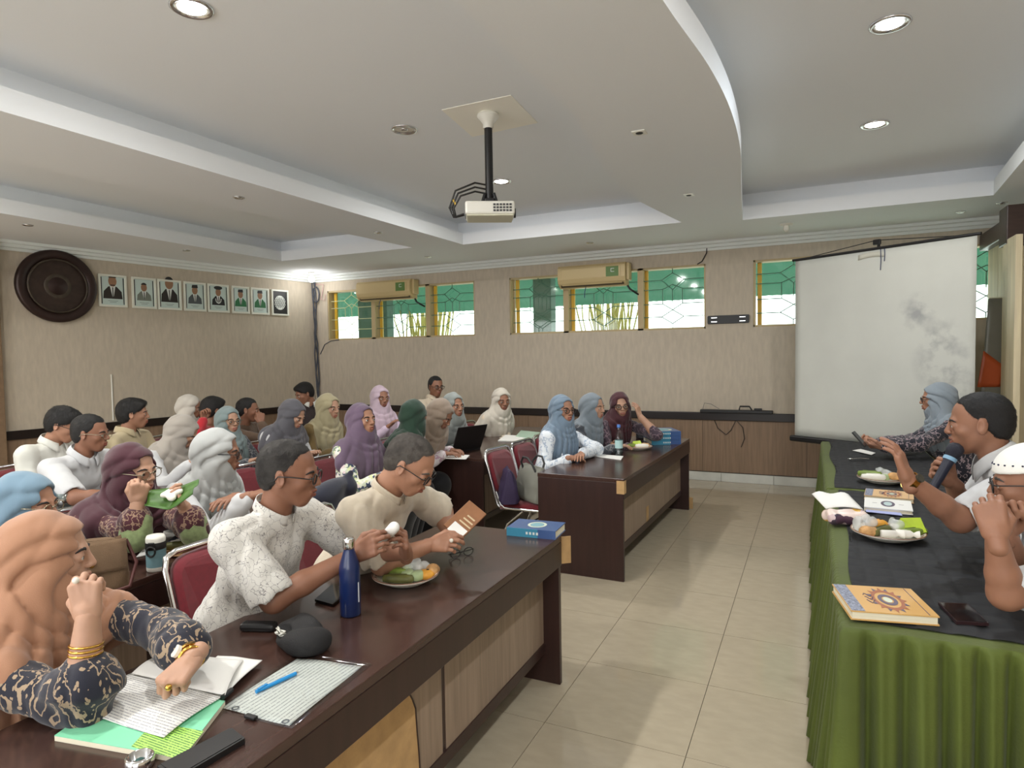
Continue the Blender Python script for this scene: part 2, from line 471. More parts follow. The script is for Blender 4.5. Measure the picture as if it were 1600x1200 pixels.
# patch of repaired board round the projector mount
MB().prism([p[:2] for p in ((-2.305, 3.852, 3.340), (-1.779, 3.846, 3.340), (-1.815, 4.382, 3.340), (-2.378, 4.423, 3.340))], CEIL-.005, CEIL-.0005).build('ceiling_patch', mat('ceiling_board', (246, 243, 232), .9), ceil)

# ---------------------------------------------------------------- lamps
M_lit = {}
def lit(t):
    if t not in M_lit:
        m = mat('lit_bulb_%d' % len(M_lit), (255, 255, 255), .4, emit=((255, 255, 255), 14))
        m.node_tree.nodes['Principled BSDF'].inputs['Emission Color'].default_value = (*t, 1); M_lit[t] = m
    return M_lit[t]
WHERE = ['nearest of the middle row', 'unlit one beside the projector pole', 'behind the projector pole', 'over the green table, nearer one', 'over the green table, farther one']
for i, (x, y, z, on, tint, pw) in enumerate(LAMPS):
    vis = i < 5
    lab = ('round chrome recessed ceiling lamp, ' + WHERE[i]) if vis else 'unseen recessed ceiling lamp nearer than the view, added to light the room'
    t = thing('downlight', lab, 'lamp', (x, y, z), group='recessed ceiling lamps')
    MB().lathe([(.075, 0), (.098, 0), (.1, -.006), (.09, -.012), (.078, -.010), (.072, .0)], 28).build('trim_ring', M_chrome, t)
    MB().lathe([(.076, -.004), (.06, .002), (.03, .004), (.001, .004)], 24).build('reflector', M_chrome if not on else M_white, t)
    b = MB().lathe([(.001, -.012), (.03, -.012), (.058, -.008), (.066, -.003)], 24) if on else MB().ball((0, 0, -.003), (.03, .03, .012))
    b.build('bulb', lit(tint) if on else M_chrome, t)
    if on:
        l = bpy.data.lights.new('downlight_glow', 'AREA'); l.shape = 'DISK'; l.size = .13; l.energy = pw; l.color = tint
        lo = bpy.data.objects.new('downlight_glow', l); COL.objects.link(lo); lo.parent = t; lo.location = (0, 0, -.02)
# small unlit spots
SP = [(-.99, 4.06, 'square white spot fitting in the ceiling beam, nearer of two', 1), (-.99, 5.85, 'square white spot fitting in the ceiling beam, farther of two', 1),
      (-7.14, 3.83, 'small unlit spot above the round gong', 0), (-7.15, 5.64, 'small unlit spot above the framed portraits', 0), (-4.45, 4.04, 'small unlit spot in the left beam, nearer of two', 0),
      (-4.38, 5.89, 'small unlit spot in the left beam, farther of two', 0), (-4.85, 7.65, 'small unlit spot over the left air conditioner', 0), (-2.52, 7.73, 'small unlit spot over the middle air conditioner', 0),
      (1.37, 7.95, 'small unlit spot above the projection screen', 0), (1.65, 7.67, 'small unlit spot right of the projection screen top', 0)]
for x, y, lab, sq in SP:
    t = thing('spot_fitting', lab, 'lamp', (x, y, SOFF), group='small spots in the lowered ceiling')
    if sq: MB().box((0, 0, -.004), (.085, .085, .008), ch=.003).build('plate', M_white, t)
    else: MB().lathe([(.03, 0), (.048, 0), (.05, -.006), (.04, -.01), (.03, -.004)], 16).build('ring', M_chrome, t)
    MB().ball((0, 0, -.006), (.026, .026, .008)).build('bulb', M_dark if sq else M_chrome, t)
# corner energy-saving bulb
t = thing('corner_lamp', 'bare glowing bulb on a white holder in the ceiling corner', 'lamp', (-7.3, 8.03, SOFF))
MB().lathe([(.05, 0), (.05, -.02), (.025, -.03), (.022, -.06)], 16).build('holder', M_white, t)
MB().lathe([(.02, -.06), (.045, -.085), (.055, -.115), (.045, -.145), (.02, -.16), (.001, -.163)], 16).build('bulb', lit((1, 1, .96)), t)
l = bpy.data.lights.new('corner_glow', 'POINT'); l.energy = 5; l.shadow_soft_size = .06
lo = bpy.data.objects.new('corner_glow', l); COL.objects.link(lo); lo.parent = t; lo.location = (0, 0, -.2)
# smoke detector
t = thing('smoke_detector', 'small white detector hanging under the ceiling left of the screen', 'detector', (-.26, 7.72, SOFF))
MB().lathe([(.07, 0), (.07, -.012), (.03, -.02)], 18).build('plate', M_white, t)
MB().lathe([(.028, -.02), (.03, -.06), (.02, -.085), (.001, -.088)], 14).build('sensor', M_white, t)

# ---------------------------------------------------------------- outside: green awning, sky behind
M_awn = mat('green_awning', (40, 78, 58), .8, var=(1.1, .4))
nt = M_awn.node_tree; b = nt.nodes['Principled BSDF']
tr = nt.nodes.new('ShaderNodeBsdfTranslucent'); tr.inputs[0].default_value = (*lin((56, 104, 84)), 1)
mx = nt.nodes.new('ShaderNodeMixShader'); mx.inputs[0].default_value = .4
out = nt.nodes['Material Output']
nt.links.new(b.outputs[0], mx.inputs[1]); nt.links.new(tr.outputs[0], mx.inputs[2]); nt.links.new(mx.outputs[0], out.inputs[0])
aw = thing('awning', 'green translucent corrugated awning outside the back windows', 'awning', (-2.5, BY+.3, 0))
aw['kind'] = 'structure'
aw['name'] = 'awning'
n = 120
MB().sheet(lambda u, v: ((u-.5)*14, v*1.75, 3.35-v*.86+.003*math.sin(u*n*2*PI)), n*4, 6).build('awning_sheet', M_awn, aw)
for x in (-4.2, -.1, 3.6): MB().box((x, .9, 2.95), (.05, 1.8, .05)).build('rafter', M_grille, aw)
M_out = mat('outside_column', (92, 120, 112), .8)
for x, wd, lab in ((-6.95, .62, 'outside column behind the leftmost window'), (-3.75, .30, 'outside column behind the middle window')):
    finish(MB().box((x, BY+.75, 1.4), (wd, .2, 3.0), ch=.01).build('outside_column', M_out), kind='structure')
finish(MB().box((-2, BY+6, -.2), (30, 11.5, .1)).build('ground_outside', mat('pale_paving', (200, 198, 190), .9)), kind='structure')
# bare branchy shrub outside the windows
M_twig = mat('twig_bark', (150, 140, 70), .8)
for lab, cx in (('thin yellowish shrub outside below the left air conditioner', -7.2), ('thin yellowish shrub outside below the middle air conditioner', -3.3)):
    t = thing('shrub', lab, 'shrub', (cx, 11.2, 0))
    rr = random.Random(int(cx*10)); mb = MB()
    for k in range(46):
        a = rr.uniform(0, 2*PI); p = [Vector((rr.gauss(0, .1), rr.gauss(0, .1), 0))]
        for s in range(6): p.append(p[-1]+Vector((math.cos(a)*.07+rr.gauss(0, .05), math.sin(a)*.07+rr.gauss(0, .05), rr.uniform(.42, .56))))
        mb.tube(p, [.022, .021, .020, .018, .016, .013, .010], 5)
    mb.build('twigs', M_twig, t, kind='stuff')

# ---------------------------------------------------------------- right-hand wooden partition behind the screen
M_ply = mat('pale_partition', (216, 202, 168), .6, var=(5, .12), stretch=(4, 4, .3))
M_dkwood = mat('dark_wood', (58, 40, 33), .35, var=(6, .2), stretch=(1, 8, 8))
t = thing('wooden_partition', 'tall pale board partition with a dark wooden header beside the screen', 'partition', (-.22, 0, 0))
MB().box((1.93, 7.9, 2.77), (.16, 1.1, .17), ch=.008).build('header', M_dkwood, t)
MB().box((1.88, 7.15, 2.73), (.22, .26, .34), ch=.008).build('header_block', M_dkwood, t)
for k in range(3): MB().box((1.95, 8.25-k*.42, 1.36), (.04, .41, 2.66), ch=.004).build('board', M_ply, t)
MB().box((1.80, 6.95, 1.3), (.05, .40, 2.6), ch=.004).build('board', M_ply, t)
MB().box((1.99, 7.9, 1.34), (.02, 1.1, 2.64)).build('backing', M_dark, t)

# ---------------------------------------------------------------- desks
M_top = mat('dark_laminate', (66, 46, 40), .22, var=(7, .14), stretch=(8, .5, 8), spec=.55)
M_side = mat('dark_veneer', (52, 32, 28), .35, var=(5, .15), stretch=(6, 6, .5))
M_front = mat('grey_oak_veneer', (148, 128, 110), .5, var=(8, .16), stretch=(6, 6, .3))
M_raw = mat('raw_board', (188, 152, 104), .8, var=(14, .12), bump=(60, .2))
def desk(lab, loc, L, rz=0, D=.68, detail=None, splits=None):
    """front edge on local x=0, running along +y from 0 to L"""
    t = thing('desk', lab, 'desk', loc, rz, 'dark wooden desks in rows')
    H = .75
    MB().box((-D/2, L/2, H-.015), (D, L, .03), ch=.003).build('worktop', M_top, t)
    MB().box((-.012, L/2, H-.09), (.024, L-.004, .118), ch=.002).build('apron', M_side, t)
    for k, y in enumerate((.014, L-.014)):
        MB().box((-D/2-.002, y, (H-.03)/2), (D-.01, .028, H-.03), ch=.002).build('end_panel', M_side, t)
    ed = [.03]+(splits if splits is not None else [L*(k+1)/max(1, round(L/1.2)) for k in range(max(1, round(L/1.2))-1)])+[L-.03]
    for k in range(len(ed)-1):
        a = ed[k]+(.0 if k == 0 else .013); b = ed[k+1]-(0 if k == len(ed)-2 else .013)
        MB().box((-.10, (a+b)/2, .445), (.016, b-a, .49)).build('modesty_panel', M_front, t)
        if k: MB().box((-.105, ed[k], .42), (.02, .028, .54)).build('stile', M_side, t)
    MB().box((-.10, L/2, .175), (.03, L-.05, .05)).build('bottom_rail', M_side, t)
    if detail: detail(t, L)
    return t
def chips_near(t, L):
    # veneer knocked off the near front corner
    MB().prism([(-.055, -.002), (.001, -.002), (.001, .05), (-.01, .012)], .64, .735).build('chipped_corner', M_raw, t)
    MB().box((-.02, L, .07), (.10, .008, .12), ch=.003).build('chipped_foot', M_raw, t)
    MB().prism([(-.0915, .95), (-.090, .99), (-.0915, 1.03)], .16, .33).build('bare_patch', M_raw, t)
def torn(t, L):
    # the near modesty panel has lost its veneer: bare board with a torn veneer edge
    pts = [(1.295, .67), (1.30, .60), (1.305, .55), (1.335, .50), (1.352, .46), (1.358, .38), (1.366, .30), (1.372, .20)]
    mb = MB()
    mb.M = Matrix(((0, 0, 1, 0), (1, 0, 0, 0), (0, 1, 0, 0), (0, 0, 0, 1)))
    mb.prism(pts+[(.04, .20), (.04, .67)], -.0915, -.088).build('bare_board', M_raw, t)
    MB().tube([(-.089, y, zz) for y, zz in pts], .004, 6).build('torn_edge', M_side, t)
    MB().prism([(-.03, L+.001), (.030, L+.050), (.026, L+.060), (-.03, L+.014)], .60, .735).build('chipped_corner', M_raw, t)
    MB().box((-.06, L+.002, .52), (.10, .006, .08)).build('chipped_edge', M_raw, t)
TZ = .75
desk('long dark desk nearest the camera with a bare torn front panel', (-1.125, .42, 0), 2.53, R(0), detail=torn, splits=[1.54])
desk('dark desk in the front row by the aisle with a chipped corner', (-1.215, 4.45, 0), 2.36, R(-1.5), detail=chips_near, splits=[])
desk('dark desk of the second row behind the man with crackle-print shirt', (-2.48, .75, 0), 2.1, R(2), D=.62)
desk('dark desk with the open laptop behind the red chair with bags', (-2.60, 4.93, 0), 2.4, R(1.5))
desk('dark desk of the third row with a glass cup on it', (-4.0, 1.75, 0), 1.6, R(3), D=.5)
desk('dark desk in front of the woman in the olive scarf', (-3.72, 4.1, 0), 1.6, R(2), D=.5)

# ---------------------------------------------------------------- red stacking chairs
M_red = mat('red_fabric', (104, 9, 26), .85, var=(60, .1), sheen=.3)
M_redb = mat('red_vinyl_back', (86, 8, 20), .6)
def make_chair(lab, loc, rz):
    """faces local +x"""
    t = thing('red_chair', lab, 'chair', loc, rz, 'red padded chairs with chrome frames')
    def pad(u, v):
        return (.24*(u-.5)*2*.92, .215*(v-.5)*2*(1-.06*u), .445+.03*(1-(2*u-1)**4)*(1-(2*v-1)**4))
    mb = MB(); mb.sheet(pad, 10, 10, th=.035); mb.build('seat', M_red, t)
    # backrest: rounded panel leaning back
    def bk(y, z): return (-.235-.13*(z-.45)/.45-.02*(1-(y/.2)**2), y, z)
    out = []
    prof = []
    for k in range(24):
        a = 2*PI*k/24; c, s = math.cos(a), math.sin(a)
        prof.append((.195*math.copysign(abs(c)**.45, c), .685+.165*math.copysign(abs(s)**.45, s)))
    rs = []
    for off, sc in ((-.022, .9), (-.018, 1), (.012, 1), (.024, .88)):
        rs.append([tuple(Vector(bk(y*sc, .685+(z-.685)*sc))+Vector((off, 0, 0))) for y, z in prof])
    MB().rings(rs).build('backrest', [M_red], t)
    # frame: two side loops, the back hoop and cross tubes
    r = .0115
    for s in (-1, 1):
        fr = MB().tube([(.30, .205*s, .0), (.235, .205*s, .30), (.20, .205*s, .40), (.15, .205*s, .425), (-.18, .205*s, .425), (-.22, .205*s, .45), (-.26, .205*s, .55)], r, 8)
        fr.build('front_leg', M_chrome, t)
        MB().tube([(-.30, .205*s, 0), (-.16, .205*s, .30), (-.02, .205*s, .415)], r, 8).build('rear_leg', M_chrome, t)
    hoop = [(-.225, -.212, .43)]
    for k in range(7): hoop.append((bk(0, .45+.36*k/6)[0]+.01, -.212, .45+.36*k/6))
    hoop += [(bk(0, .865)[0]+.01, -.195, .857), (bk(0, .88)[0]+.01, -.15, .873)]
    hoop = hoop+[(p[0], -p[1], p[2]) for p in hoop[::-1]]
    MB().tube(hoop, .0125, 8).build('back_hoop', M_chrome, t)
    MB().cyl((.21, -.205, .36), (.21, .205, .36), .009, n=8).build('cross_tube', M_chrome, t)
    MB().cyl((-.22, -.205, .17), (-.22, .205, .17), .009, n=8).build('cross_tube', M_chrome, t)
    return t
CH0 = make_chair('red chair under the person in the crackle-print shirt, back showing', (-1.985, 1.90, 0), R(0))
def chair(lab, loc, rz):
    o = copy_tree(CH0); o.location = loc; o.rotation_euler = (0, 0, rz); o['label'] = lab
    return o
chair('red chair under the beige-shirted person, back showing', (-1.985, 2.50, 0), R(2))
chair('red chair with chrome frame holding the purple and grey bags', (-2.04, 4.78, 0), R(-3))
# ---------------------------------------------------------------- green presiding tables
M_green = mat('green_velvet', (74, 86, 20), .75, var=(3, .14), sheen=.08, bump=(90, .15))
M_black = mat('quilted_black_cloth', (30, 31, 34), .8)
pattern_b = M_black.node_tree
def gtable(lab, y0, y1, near):
    GX0, GX1, H = .10, .86, .78
    t = thing('trestle_table', 'plain trestle table hidden under the '+lab+' green cloth', 'table', ((GX0+GX1)/2, (y0+y1)/2, 0), group='tables under green cloths')
    L = y1-y0; D = GX1-GX0
    MB().box((0, 0, H-.035), (D-.03, L-.03, .03), ch=.004).build('tabletop', M_top, t)
    for sx in (-1, 1):
        for sy in (-1, 1): MB().box((sx*(D/2-.07), sy*(L/2-.1), (H-.05)/2), (.04, .04, H-.05)).build('leg', M_dark, t)
    # draped cloth with gathered skirt; the pleats are real relief
    rr = random.Random(int(y0*10))
    per = [(GX0, y1), (GX0, y0), (GX1, y0), (GX1, y1)]
    segs = []
    step = .0055
    for (a, b), nn in zip(zip(per, per[1:]+per[:1]), ((-1, 0), (0, -1), (1, 0), (0, 1))):
        ln = math.dist(a, b); k = max(2, int(ln/step))
        for i in range(k): segs.append((a[0]+(b[0]-a[0])*i/k, a[1]+(b[1]-a[1])*i/k, nn, ln*i/k, ln))
    N = len(segs)
    # smooth normals round corners
    nor = []
    for i in range(N):
        v = Vector((0, 0))
        for d in range(-3, 4): v += Vector(segs[(i+d) % N][2])
        nor.append(v.normalized())
    rows = [(.0, H+.004, .0), (.012, H+.002, .2), (.02, H-.012, .5), (.02, H-.05, .8), (.025, H-.12, 1), (.035, H-.30, 1.4), (.05, H-.52, 2.0), (.07, .004, 2.6)]
    cl = MB(); rs = []
    ph = [rr.uniform(0, 6.28) for _ in range(6)]
    for off, z, amp in rows:
        ring = []
        for i, (x, y, nn, s, ln) in enumerate(segs):
            wide = abs(nn[1]) > .5
            f = 2*PI/(.088 if wide else .034)
            big = math.sin(s*f*.37+ph[1]+1.3*math.sin(s*9+ph[2]))*.55+math.sin(s*f*.19+ph[3])*.45
            q_ = s*f+ph[0]+.9*math.sin(s*13+ph[4]); fine = math.sin(q_)+.35*math.sin(2*q_+1)
            fall = min(1, max(0, (H-z)/.35))
            d = off+amp*(fine*(.0048 if not wide else .024)*(1-.15*fall)+big*.012*(.25+fall))
            ring.append((x+nor[i].x*d, y+nor[i].y*d, z if z > .01 else .006))
        rs.append(ring)
    cl.rings(rs, cap=False)
    cl.add([(GX0+.0, y0, H+.0035), (GX1, y0, H+.0035), (GX1, y1, H+.0035), (GX0, y1, H+.0035)], [(0, 1, 2, 3)])
    o = cl.build('green_tablecloth', M_green)
    finish(o, 'pleated green velvet tablecloth on the '+lab+' presiding table', 'tablecloth', 'green velvet tablecloths')
    # black quilted overlay
    a0, b0 = GX0+.045, GX1+.0
    ya, yb = y0+.055 if near else y0+.01, y1-.01 if near else y1-.03
    nx, ny = 90, int((yb-ya)*118)
    def q(u, v):
        x = a0+(b0-a0)*u+ (.012*math.sin(v*11+y0) if u < .02 else 0); y = ya+(yb-ya)*v
        gx = abs(((x*10.5) % 1)-.5)*2; gy = abs(((y*10.5) % 1)-.5)*2
        return (x, y, H+.0065+.005*min(1, (1-gx)*2.6)*min(1, (1-gy)*2.6)+.0012*math.sin(x*60+2*math.sin(y*20)))
    o = MB().sheet(q, nx, ny).build('black_overlay', M_black)
    finish(o, 'black quilted cloth laid over the '+lab+' green table', 'cloth', 'black overlay cloths')
gtable('nearer', 2.22, 4.40, True)
gtable('farther', 4.46, 6.72, False)

# ---------------------------------------------------------------- projection screen on a tripod
M_scr = mat('screen_fabric', (198, 199, 191), .85, var=(2.2, .04))
M_scr.node_tree.nodes['Principled BSDF'].inputs['Roughness'].default_value = .8
sx0, sy0, sx1, sy1 = -.165, 7.52, 1.265, 6.64
L = math.dist((sx0, sy0), (sx1, sy1)); an = math.atan2(sy1-sy0, sx1-sx0)
t = thing('projection_screen', 'white portable projection screen hanging on a black tripod, smudged grey', 'screen', (sx0, sy0, 0), an)
MB().sheet(lambda u, v: (u*L, .006*math.sin(u*5+1)*math.sin(v*3), .735+v*(2.60-.735)), 24, 20, th=.002).build('screen_fabric', M_scr, t)
MB().cyl((-.03, 0, 2.612), (L+.03, 0, 2.612), .014, n=10).build('top_bar', M_dark, t)
MB().box((L/2, 0, .705), (L+.09, .07, .062), ch=.015).build('roller_case', M_dark, t)
hk = MB().tube([(L*.06, 0, 2.615), (L/2-.02, .01, 2.69), (L/2+.02, .01, 2.69), (L*.94, 0, 2.615)], .004, 6); hk.box((L/2, .02, 2.675), (.07, .03, .05), ch=.006); hk.build('hanger_hook', M_dark, t)
MB().cyl((L/2, .05, .06), (L/2, .05, 2.68), .014, n=10).build('pole', M_dark, t)
for k in range(3):
    a = 2*PI*k/3+.5
    MB().tube([(L/2, .05, .55), (L/2+.4*math.cos(a), .05+.4*math.sin(a), .012)], .011, 8).build('tripod_leg', M_dark, t)
for dx, l in ((.05, .20), (.085, .12)):
    MB().tube([(L/2+dx, -.012, 2.60), (L/2+dx+.004, -.012, 2.60-l/2), (L/2+dx, -.012, 2.60-l)], .004, 6).build('cord', mat('blue_cord_%d' % int(dx*1000), (36, 48, 84), .6), t)
MB().sheet(lambda u, v: (L*.40+u*.25, -.004, 2.52+v*.05+.015*math.sin(u*3)), 8, 2, th=.001).build('tape_strip', mat('tape', (196, 194, 180), .5), t)
# smudges are stains in the fabric's own colour
nt = M_scr.node_tree; bs_ = nt.nodes['Principled BSDF']
tc = nt.nodes.new('ShaderNodeTexCoord'); n1 = nt.nodes.new('ShaderNodeTexNoise'); n1.inputs['Scale'].default_value = 5.5; n1.inputs['Detail'].default_value = 6
nt.links.new(tc.outputs['Object'], n1.inputs['Vector'])
sx = nt.nodes.new('ShaderNodeSeparateXYZ'); nt.links.new(tc.outputs['Object'], sx.inputs[0])
def blob(cx, cz, rad):
    a = nt.nodes.new('ShaderNodeVectorMath'); a.operation = 'DISTANCE'; a.inputs[1].default_value = (cx, 0, cz); nt.links.new(tc.outputs['Object'], a.inputs[0])
    r = nt.nodes.new('ShaderNodeMapRange'); r.inputs[1].default_value = rad; r.inputs[2].default_value = rad*.2; r.inputs[3].default_value = 0; r.inputs[4].default_value = 1
    nt.links.new(a.outputs['Value'], r.inputs[0]); return r.outputs[0]
acc = None
for c in ((1.22, 1.98, .2), (1.40, 1.70, .26), (1.50, 1.32, .22), (1.45, 1.5, .3)):
    o_ = blob(*c)
    if acc is None: acc = o_
    else:
        m_ = nt.nodes.new('ShaderNodeMath'); m_.operation = 'MAXIMUM'; nt.links.new(acc, m_.inputs[0]); nt.links.new(o_, m_.inputs[1]); acc = m_.outputs[0]
rp = nt.nodes.new('ShaderNodeMapRange'); rp.inputs[1].default_value = .45; rp.inputs[2].default_value = .60; nt.links.new(n1.outputs[0], rp.inputs[0])
mm = nt.nodes.new('ShaderNodeMath'); mm.operation = 'MULTIPLY'; nt.links.new(acc, mm.inputs[0]); nt.links.new(rp.outputs[0], mm.inputs[1])
cm = nt.nodes.new('ShaderNodeMix'); cm.data_type = 'RGBA'; nt.links.new(mm.outputs[0], cm.inputs[0])
src = bs_.inputs['Base Color'].links[0].from_socket
nt.links.new(src, cm.inputs[6]); cm.inputs[7].default_value = (*lin((156, 157, 155)), 1); nt.links.new(cm.outputs[2], bs_.inputs['Base Color'])

# roll-up banner
t = thing('banner_stand', 'roll-up banner with an orange shape leaning beside the partition', 'banner', (1.36, 7.24, 0), R(20))
MB().sheet(lambda u, v: (u*.30+v*.13, .0, .05+v*2.05), 6, 14, th=.004).build('banner_sheet', mat('banner_print', (120, 118, 106), .35, var=(3, .12)), t)
MB().sheet(lambda u, v: (.04+u*.20+v*.05, -.006, 1.28+v*(.34-.16*u)), 6, 6, th=.002).build('orange_shape', mat('orange_print', (186, 84, 40), .4), t)
MB().sheet(lambda u, v: (.06+u*.20, -.006, .80+v*.06), 6, 2, th=.002).build('grey_block', mat('grey_print', (92, 92, 88), .4), t)
MB().cyl((.14, .02, 2.10), (.45, .02, 2.10), .012, n=8).build('top_rail', M_chrome, t)
MB().box((.17, .02, .03), (.42, .12, .06), ch=.01).build('base', M_dark, t)
# black office chair behind the speaker
t = thing('office_chair', 'black office armchair with chrome armrest behind the man with microphone', 'chair', (1.02, 4.42, 0), R(172))
M_lea = mat('black_leather', (26, 25, 26), .4)
MB().sheet(lambda u, v: (-.25+.5*u, -.25+.5*v, .47+.05*(1-(2*u-1)**4)*(1-(2*v-1)**4)), 8, 8, th=.09).build('seat', M_lea, t)
MB().sheet(lambda u, v: (-.27-.10*v-.05*math.sin(v*PI)+.05*(2*u-1)**2, (-.25+.5*u)*(1-.18*v**3), .50+.78*v), 10, 12, th=.07).build('backrest', M_lea, t)
for s in (-1, 1): MB().tube([(.18, .29*s, .45), (.20, .30*s, .66), (.12, .30*s, .70), (-.2, .30*s, .70), (-.27, .28*s, .62)], .02, 8).build('armrest', M_chrome, t)
MB().cyl((0, 0, .08), (0, 0, .42), .03, n=12).build('column', M_chrome, t)
for k in range(5):
    a = 2*PI*k/5
    MB().tube([(0, 0, .10), (.28*math.cos(a), .28*math.sin(a), .06)], [.025, .016], 8).build('base_spoke', M_chrome, t)
    MB().ball((.29*math.cos(a), .29*math.sin(a), .03), .03).build('caster', M_dark, t)

# ---------------------------------------------------------------- gong on the left wall
M_gong = mat('dark_bronze', (52, 36, 33), .38, metal=.35, var=(7, .2))
M_gong2 = mat('worn_bronze', (72, 62, 52), .5, metal=.3, var=(18, .2))
t = thing('gong', 'big round dark bronze gong hung on the left wall', 'gong', (LW(4.66)+.02, 4.66, 2.56))
t.rotation_euler = (0, R(90), R(-7.7))
MB().lathe([(.42, -.015), (.43, .02), (.425, .05), (.40, .062), (.33, .055), (.318, .035), (.315, .03)], 48).build('rim', M_gong, t)
MB().lathe([(.30, .062), (.312, .07), (.322, .062), (.318, .05)], 48, cap=False).build('inner_ring', M_gong2, t)
MB().lathe([(.315, .035), (.15, .04), (.001, .042)], 48).build('face', mat('gong_face', (58, 44, 38), .45, metal=.3, var=(16, .2)), t)
MB().lathe([(.10, .041), (.115, .047), (.135, .047), (.145, .041)], 40, cap=False).build('boss_ring', M_gong2, t)
MB().lathe([(.11, .041), (.06, .06), (.001, .068)], 30).build('boss', M_gong, t)

# ---------------------------------------------------------------- framed portraits (print is flat artwork of generic sitters)
M_frame = mat('white_frame', (226, 226, 214), .4)
M_mount = mat('print_ground', (196, 212, 206), .5)
M_prblack = mat('print_black', (28, 27, 28), .5)
M_prskin = mat('print_skin', (150, 112, 84), .6)
M_prwhite = mat('print_white', (220, 224, 218), .6)
def flat(mb, pts, dep, mi): # pts in (u along wall, v up)
    mb.add([(dep, u, v) for u, v in pts], [tuple(range(len(pts)))], mi)
def oval(cu, cv, ru, rv, n=16): return [(cu+ru*math.cos(2*PI*k/n), cv+rv*math.sin(2*PI*k/n)) for k in range(n)]
frames = [(5.125, (44, 36, 32), 1.0, 'no cap', 'in a dark brown jacket, largest and nearest the gong'), (5.525, (118, 124, 114), .78, 'x', 'in a pale grey jacket'), (5.855, (40, 34, 32), 1.15, 'x', 'with a wide face and black jacket'),
          (6.218, (78, 84, 86), .85, 'cap', 'in a grey jacket and black cap'), (6.569, (26, 26, 28), .85, 'beret', 'in black gown with a white chain'), (6.953, (36, 112, 66), .82, 'cap', 'in a green jacket, left of two'), (7.276, (36, 104, 60), .85, 'cap', 'in a green jacket, right of two'), (7.642, None, 1, '', '')]
FW, FH = .35, .41
for k, (y, jc, sc, cap, lab) in enumerate(frames):
    fw = (.34, .315, .33, .33, .34, .295, .32, .318)[k]; fh = FH
    loc = (LW(y)+.001, y, 2.555)
    t = thing('picture_frame', ('white framed portrait of a sitter '+lab) if jc else 'white framed black and white calligraphy pattern, last of the row', 'picture', loc, R(-7.7), 'framed pictures on the left wall')
    b = .026
    fr = MB()
    for (cy, cz, dy, dz) in ((fw/2, fh/2-b/2, fw, b), (fw/2, -fh/2+b/2, fw, b), (b/2, 0, b, fh-2*b), (fw-b/2, 0, b, fh-2*b)): fr.box((.012, cy, cz), (.024, dy, dz), ch=.002)
    fr.build('frame', M_frame, t)
    MB().box((.006, fw/2, 0), (.008, fw-2*b, fh-2*b)).build('print', M_mount if jc else M_prblack, t)
    pr = MB(); d = .0108; c = fw/2
    if jc:
        mj = mat('print_jacket_%d' % k, jc, .6)
        for s in (-1, 1): flat(pr, [(c+s*(fw/2-b-.012)-.006, -fh/2+b+.01), (c+s*(fw/2-b-.012)+.006, -fh/2+b+.01), (c+s*(fw/2-b-.012)+.006, fh/2-b-.01), (c+s*(fw/2-b-.012)-.006, fh/2-b-.01)], d, 0)
        base = -.100; sc *= 1.32; W = .108*min(1.08, sc*.8+.05)
        flat(pr, [(c-W, base), (c-W*.92, base+.07*sc), (c-W*.45, base+.115*sc), (c, base+.13*sc), (c+W*.45, base+.115*sc), (c+W*.92, base+.07*sc), (c+W, base)], d, 1)
        flat(pr, [(c-.026*sc, base+.122*sc), (c+.026*sc, base+.122*sc), (c+.008, base+.02), (c-.004, base+.02)], d+.0005, 3)
        flat(pr, [(c-.006, base+.11*sc), (c+.006, base+.11*sc), (c+.008, base+.02), (c-.004, base+.02)], d+.0010, 0)
        flat(pr, oval(c, base+.168*sc, .038*sc, .052*sc), d+.0010, 2)
        flat(pr, [p for p in oval(c, base+.185*sc, .041*sc, .044*sc) if p[1] > base+.190*sc], d+.0015, 0)
        if cap == 'cap': flat(pr, [(c-.042*sc, base+.198*sc), (c+.042*sc, base+.198*sc), (c+.036*sc, base+.24*sc), (c-.034*sc, base+.235*sc)], d+.002, 0)
        if cap == 'beret':
            flat(pr, oval(c, base+.225*sc, .06*sc, .024*sc), d+.002, 0)
            for q in range(9):
                a = PI+PI*q/8; flat(pr, oval(c+.042*math.cos(a), base+.085+.055*math.sin(a), .009, .009, 8), d+.002, 3)
        if k == 0: flat(pr, [(c-.03, base+.178), (c+.03, base+.178), (c+.03, base+.166), (c-.03, base+.166)], d+.002, 0)
        for q in range(2): flat(pr, [(c-.06+.02*q, -.125-.018*q), (c+.06-.02*q, -.125-.018*q), (c+.06-.02*q, -.130-.018*q), (c-.06+.02*q, -.130-.018*q)], d, 4)
        pr.build('portrait', [M_prblack, mj, M_prskin, M_prwhite, mat('print_caption_%d' % k, (120, 132, 128), .6)], t)
    else:
        flat(pr, oval(c, 0, .105, .115, 20), d, 3)
        for q in range(-3, 4):
            for s in (-1, 1):
                e = .095-abs(q)*.012
                flat(pr, [(c+q*.032-e*.5-.004, -s*e), (c+q*.032-e*.5+.004, -s*e), (c+q*.032+e*.5+.004, s*e), (c+q*.032+e*.5-.004, s*e)], d+.0006*(1.5+s), 0)
        pr.build('pattern', [M_prblack, M_prblack, M_prblack, M_prwhite], t)

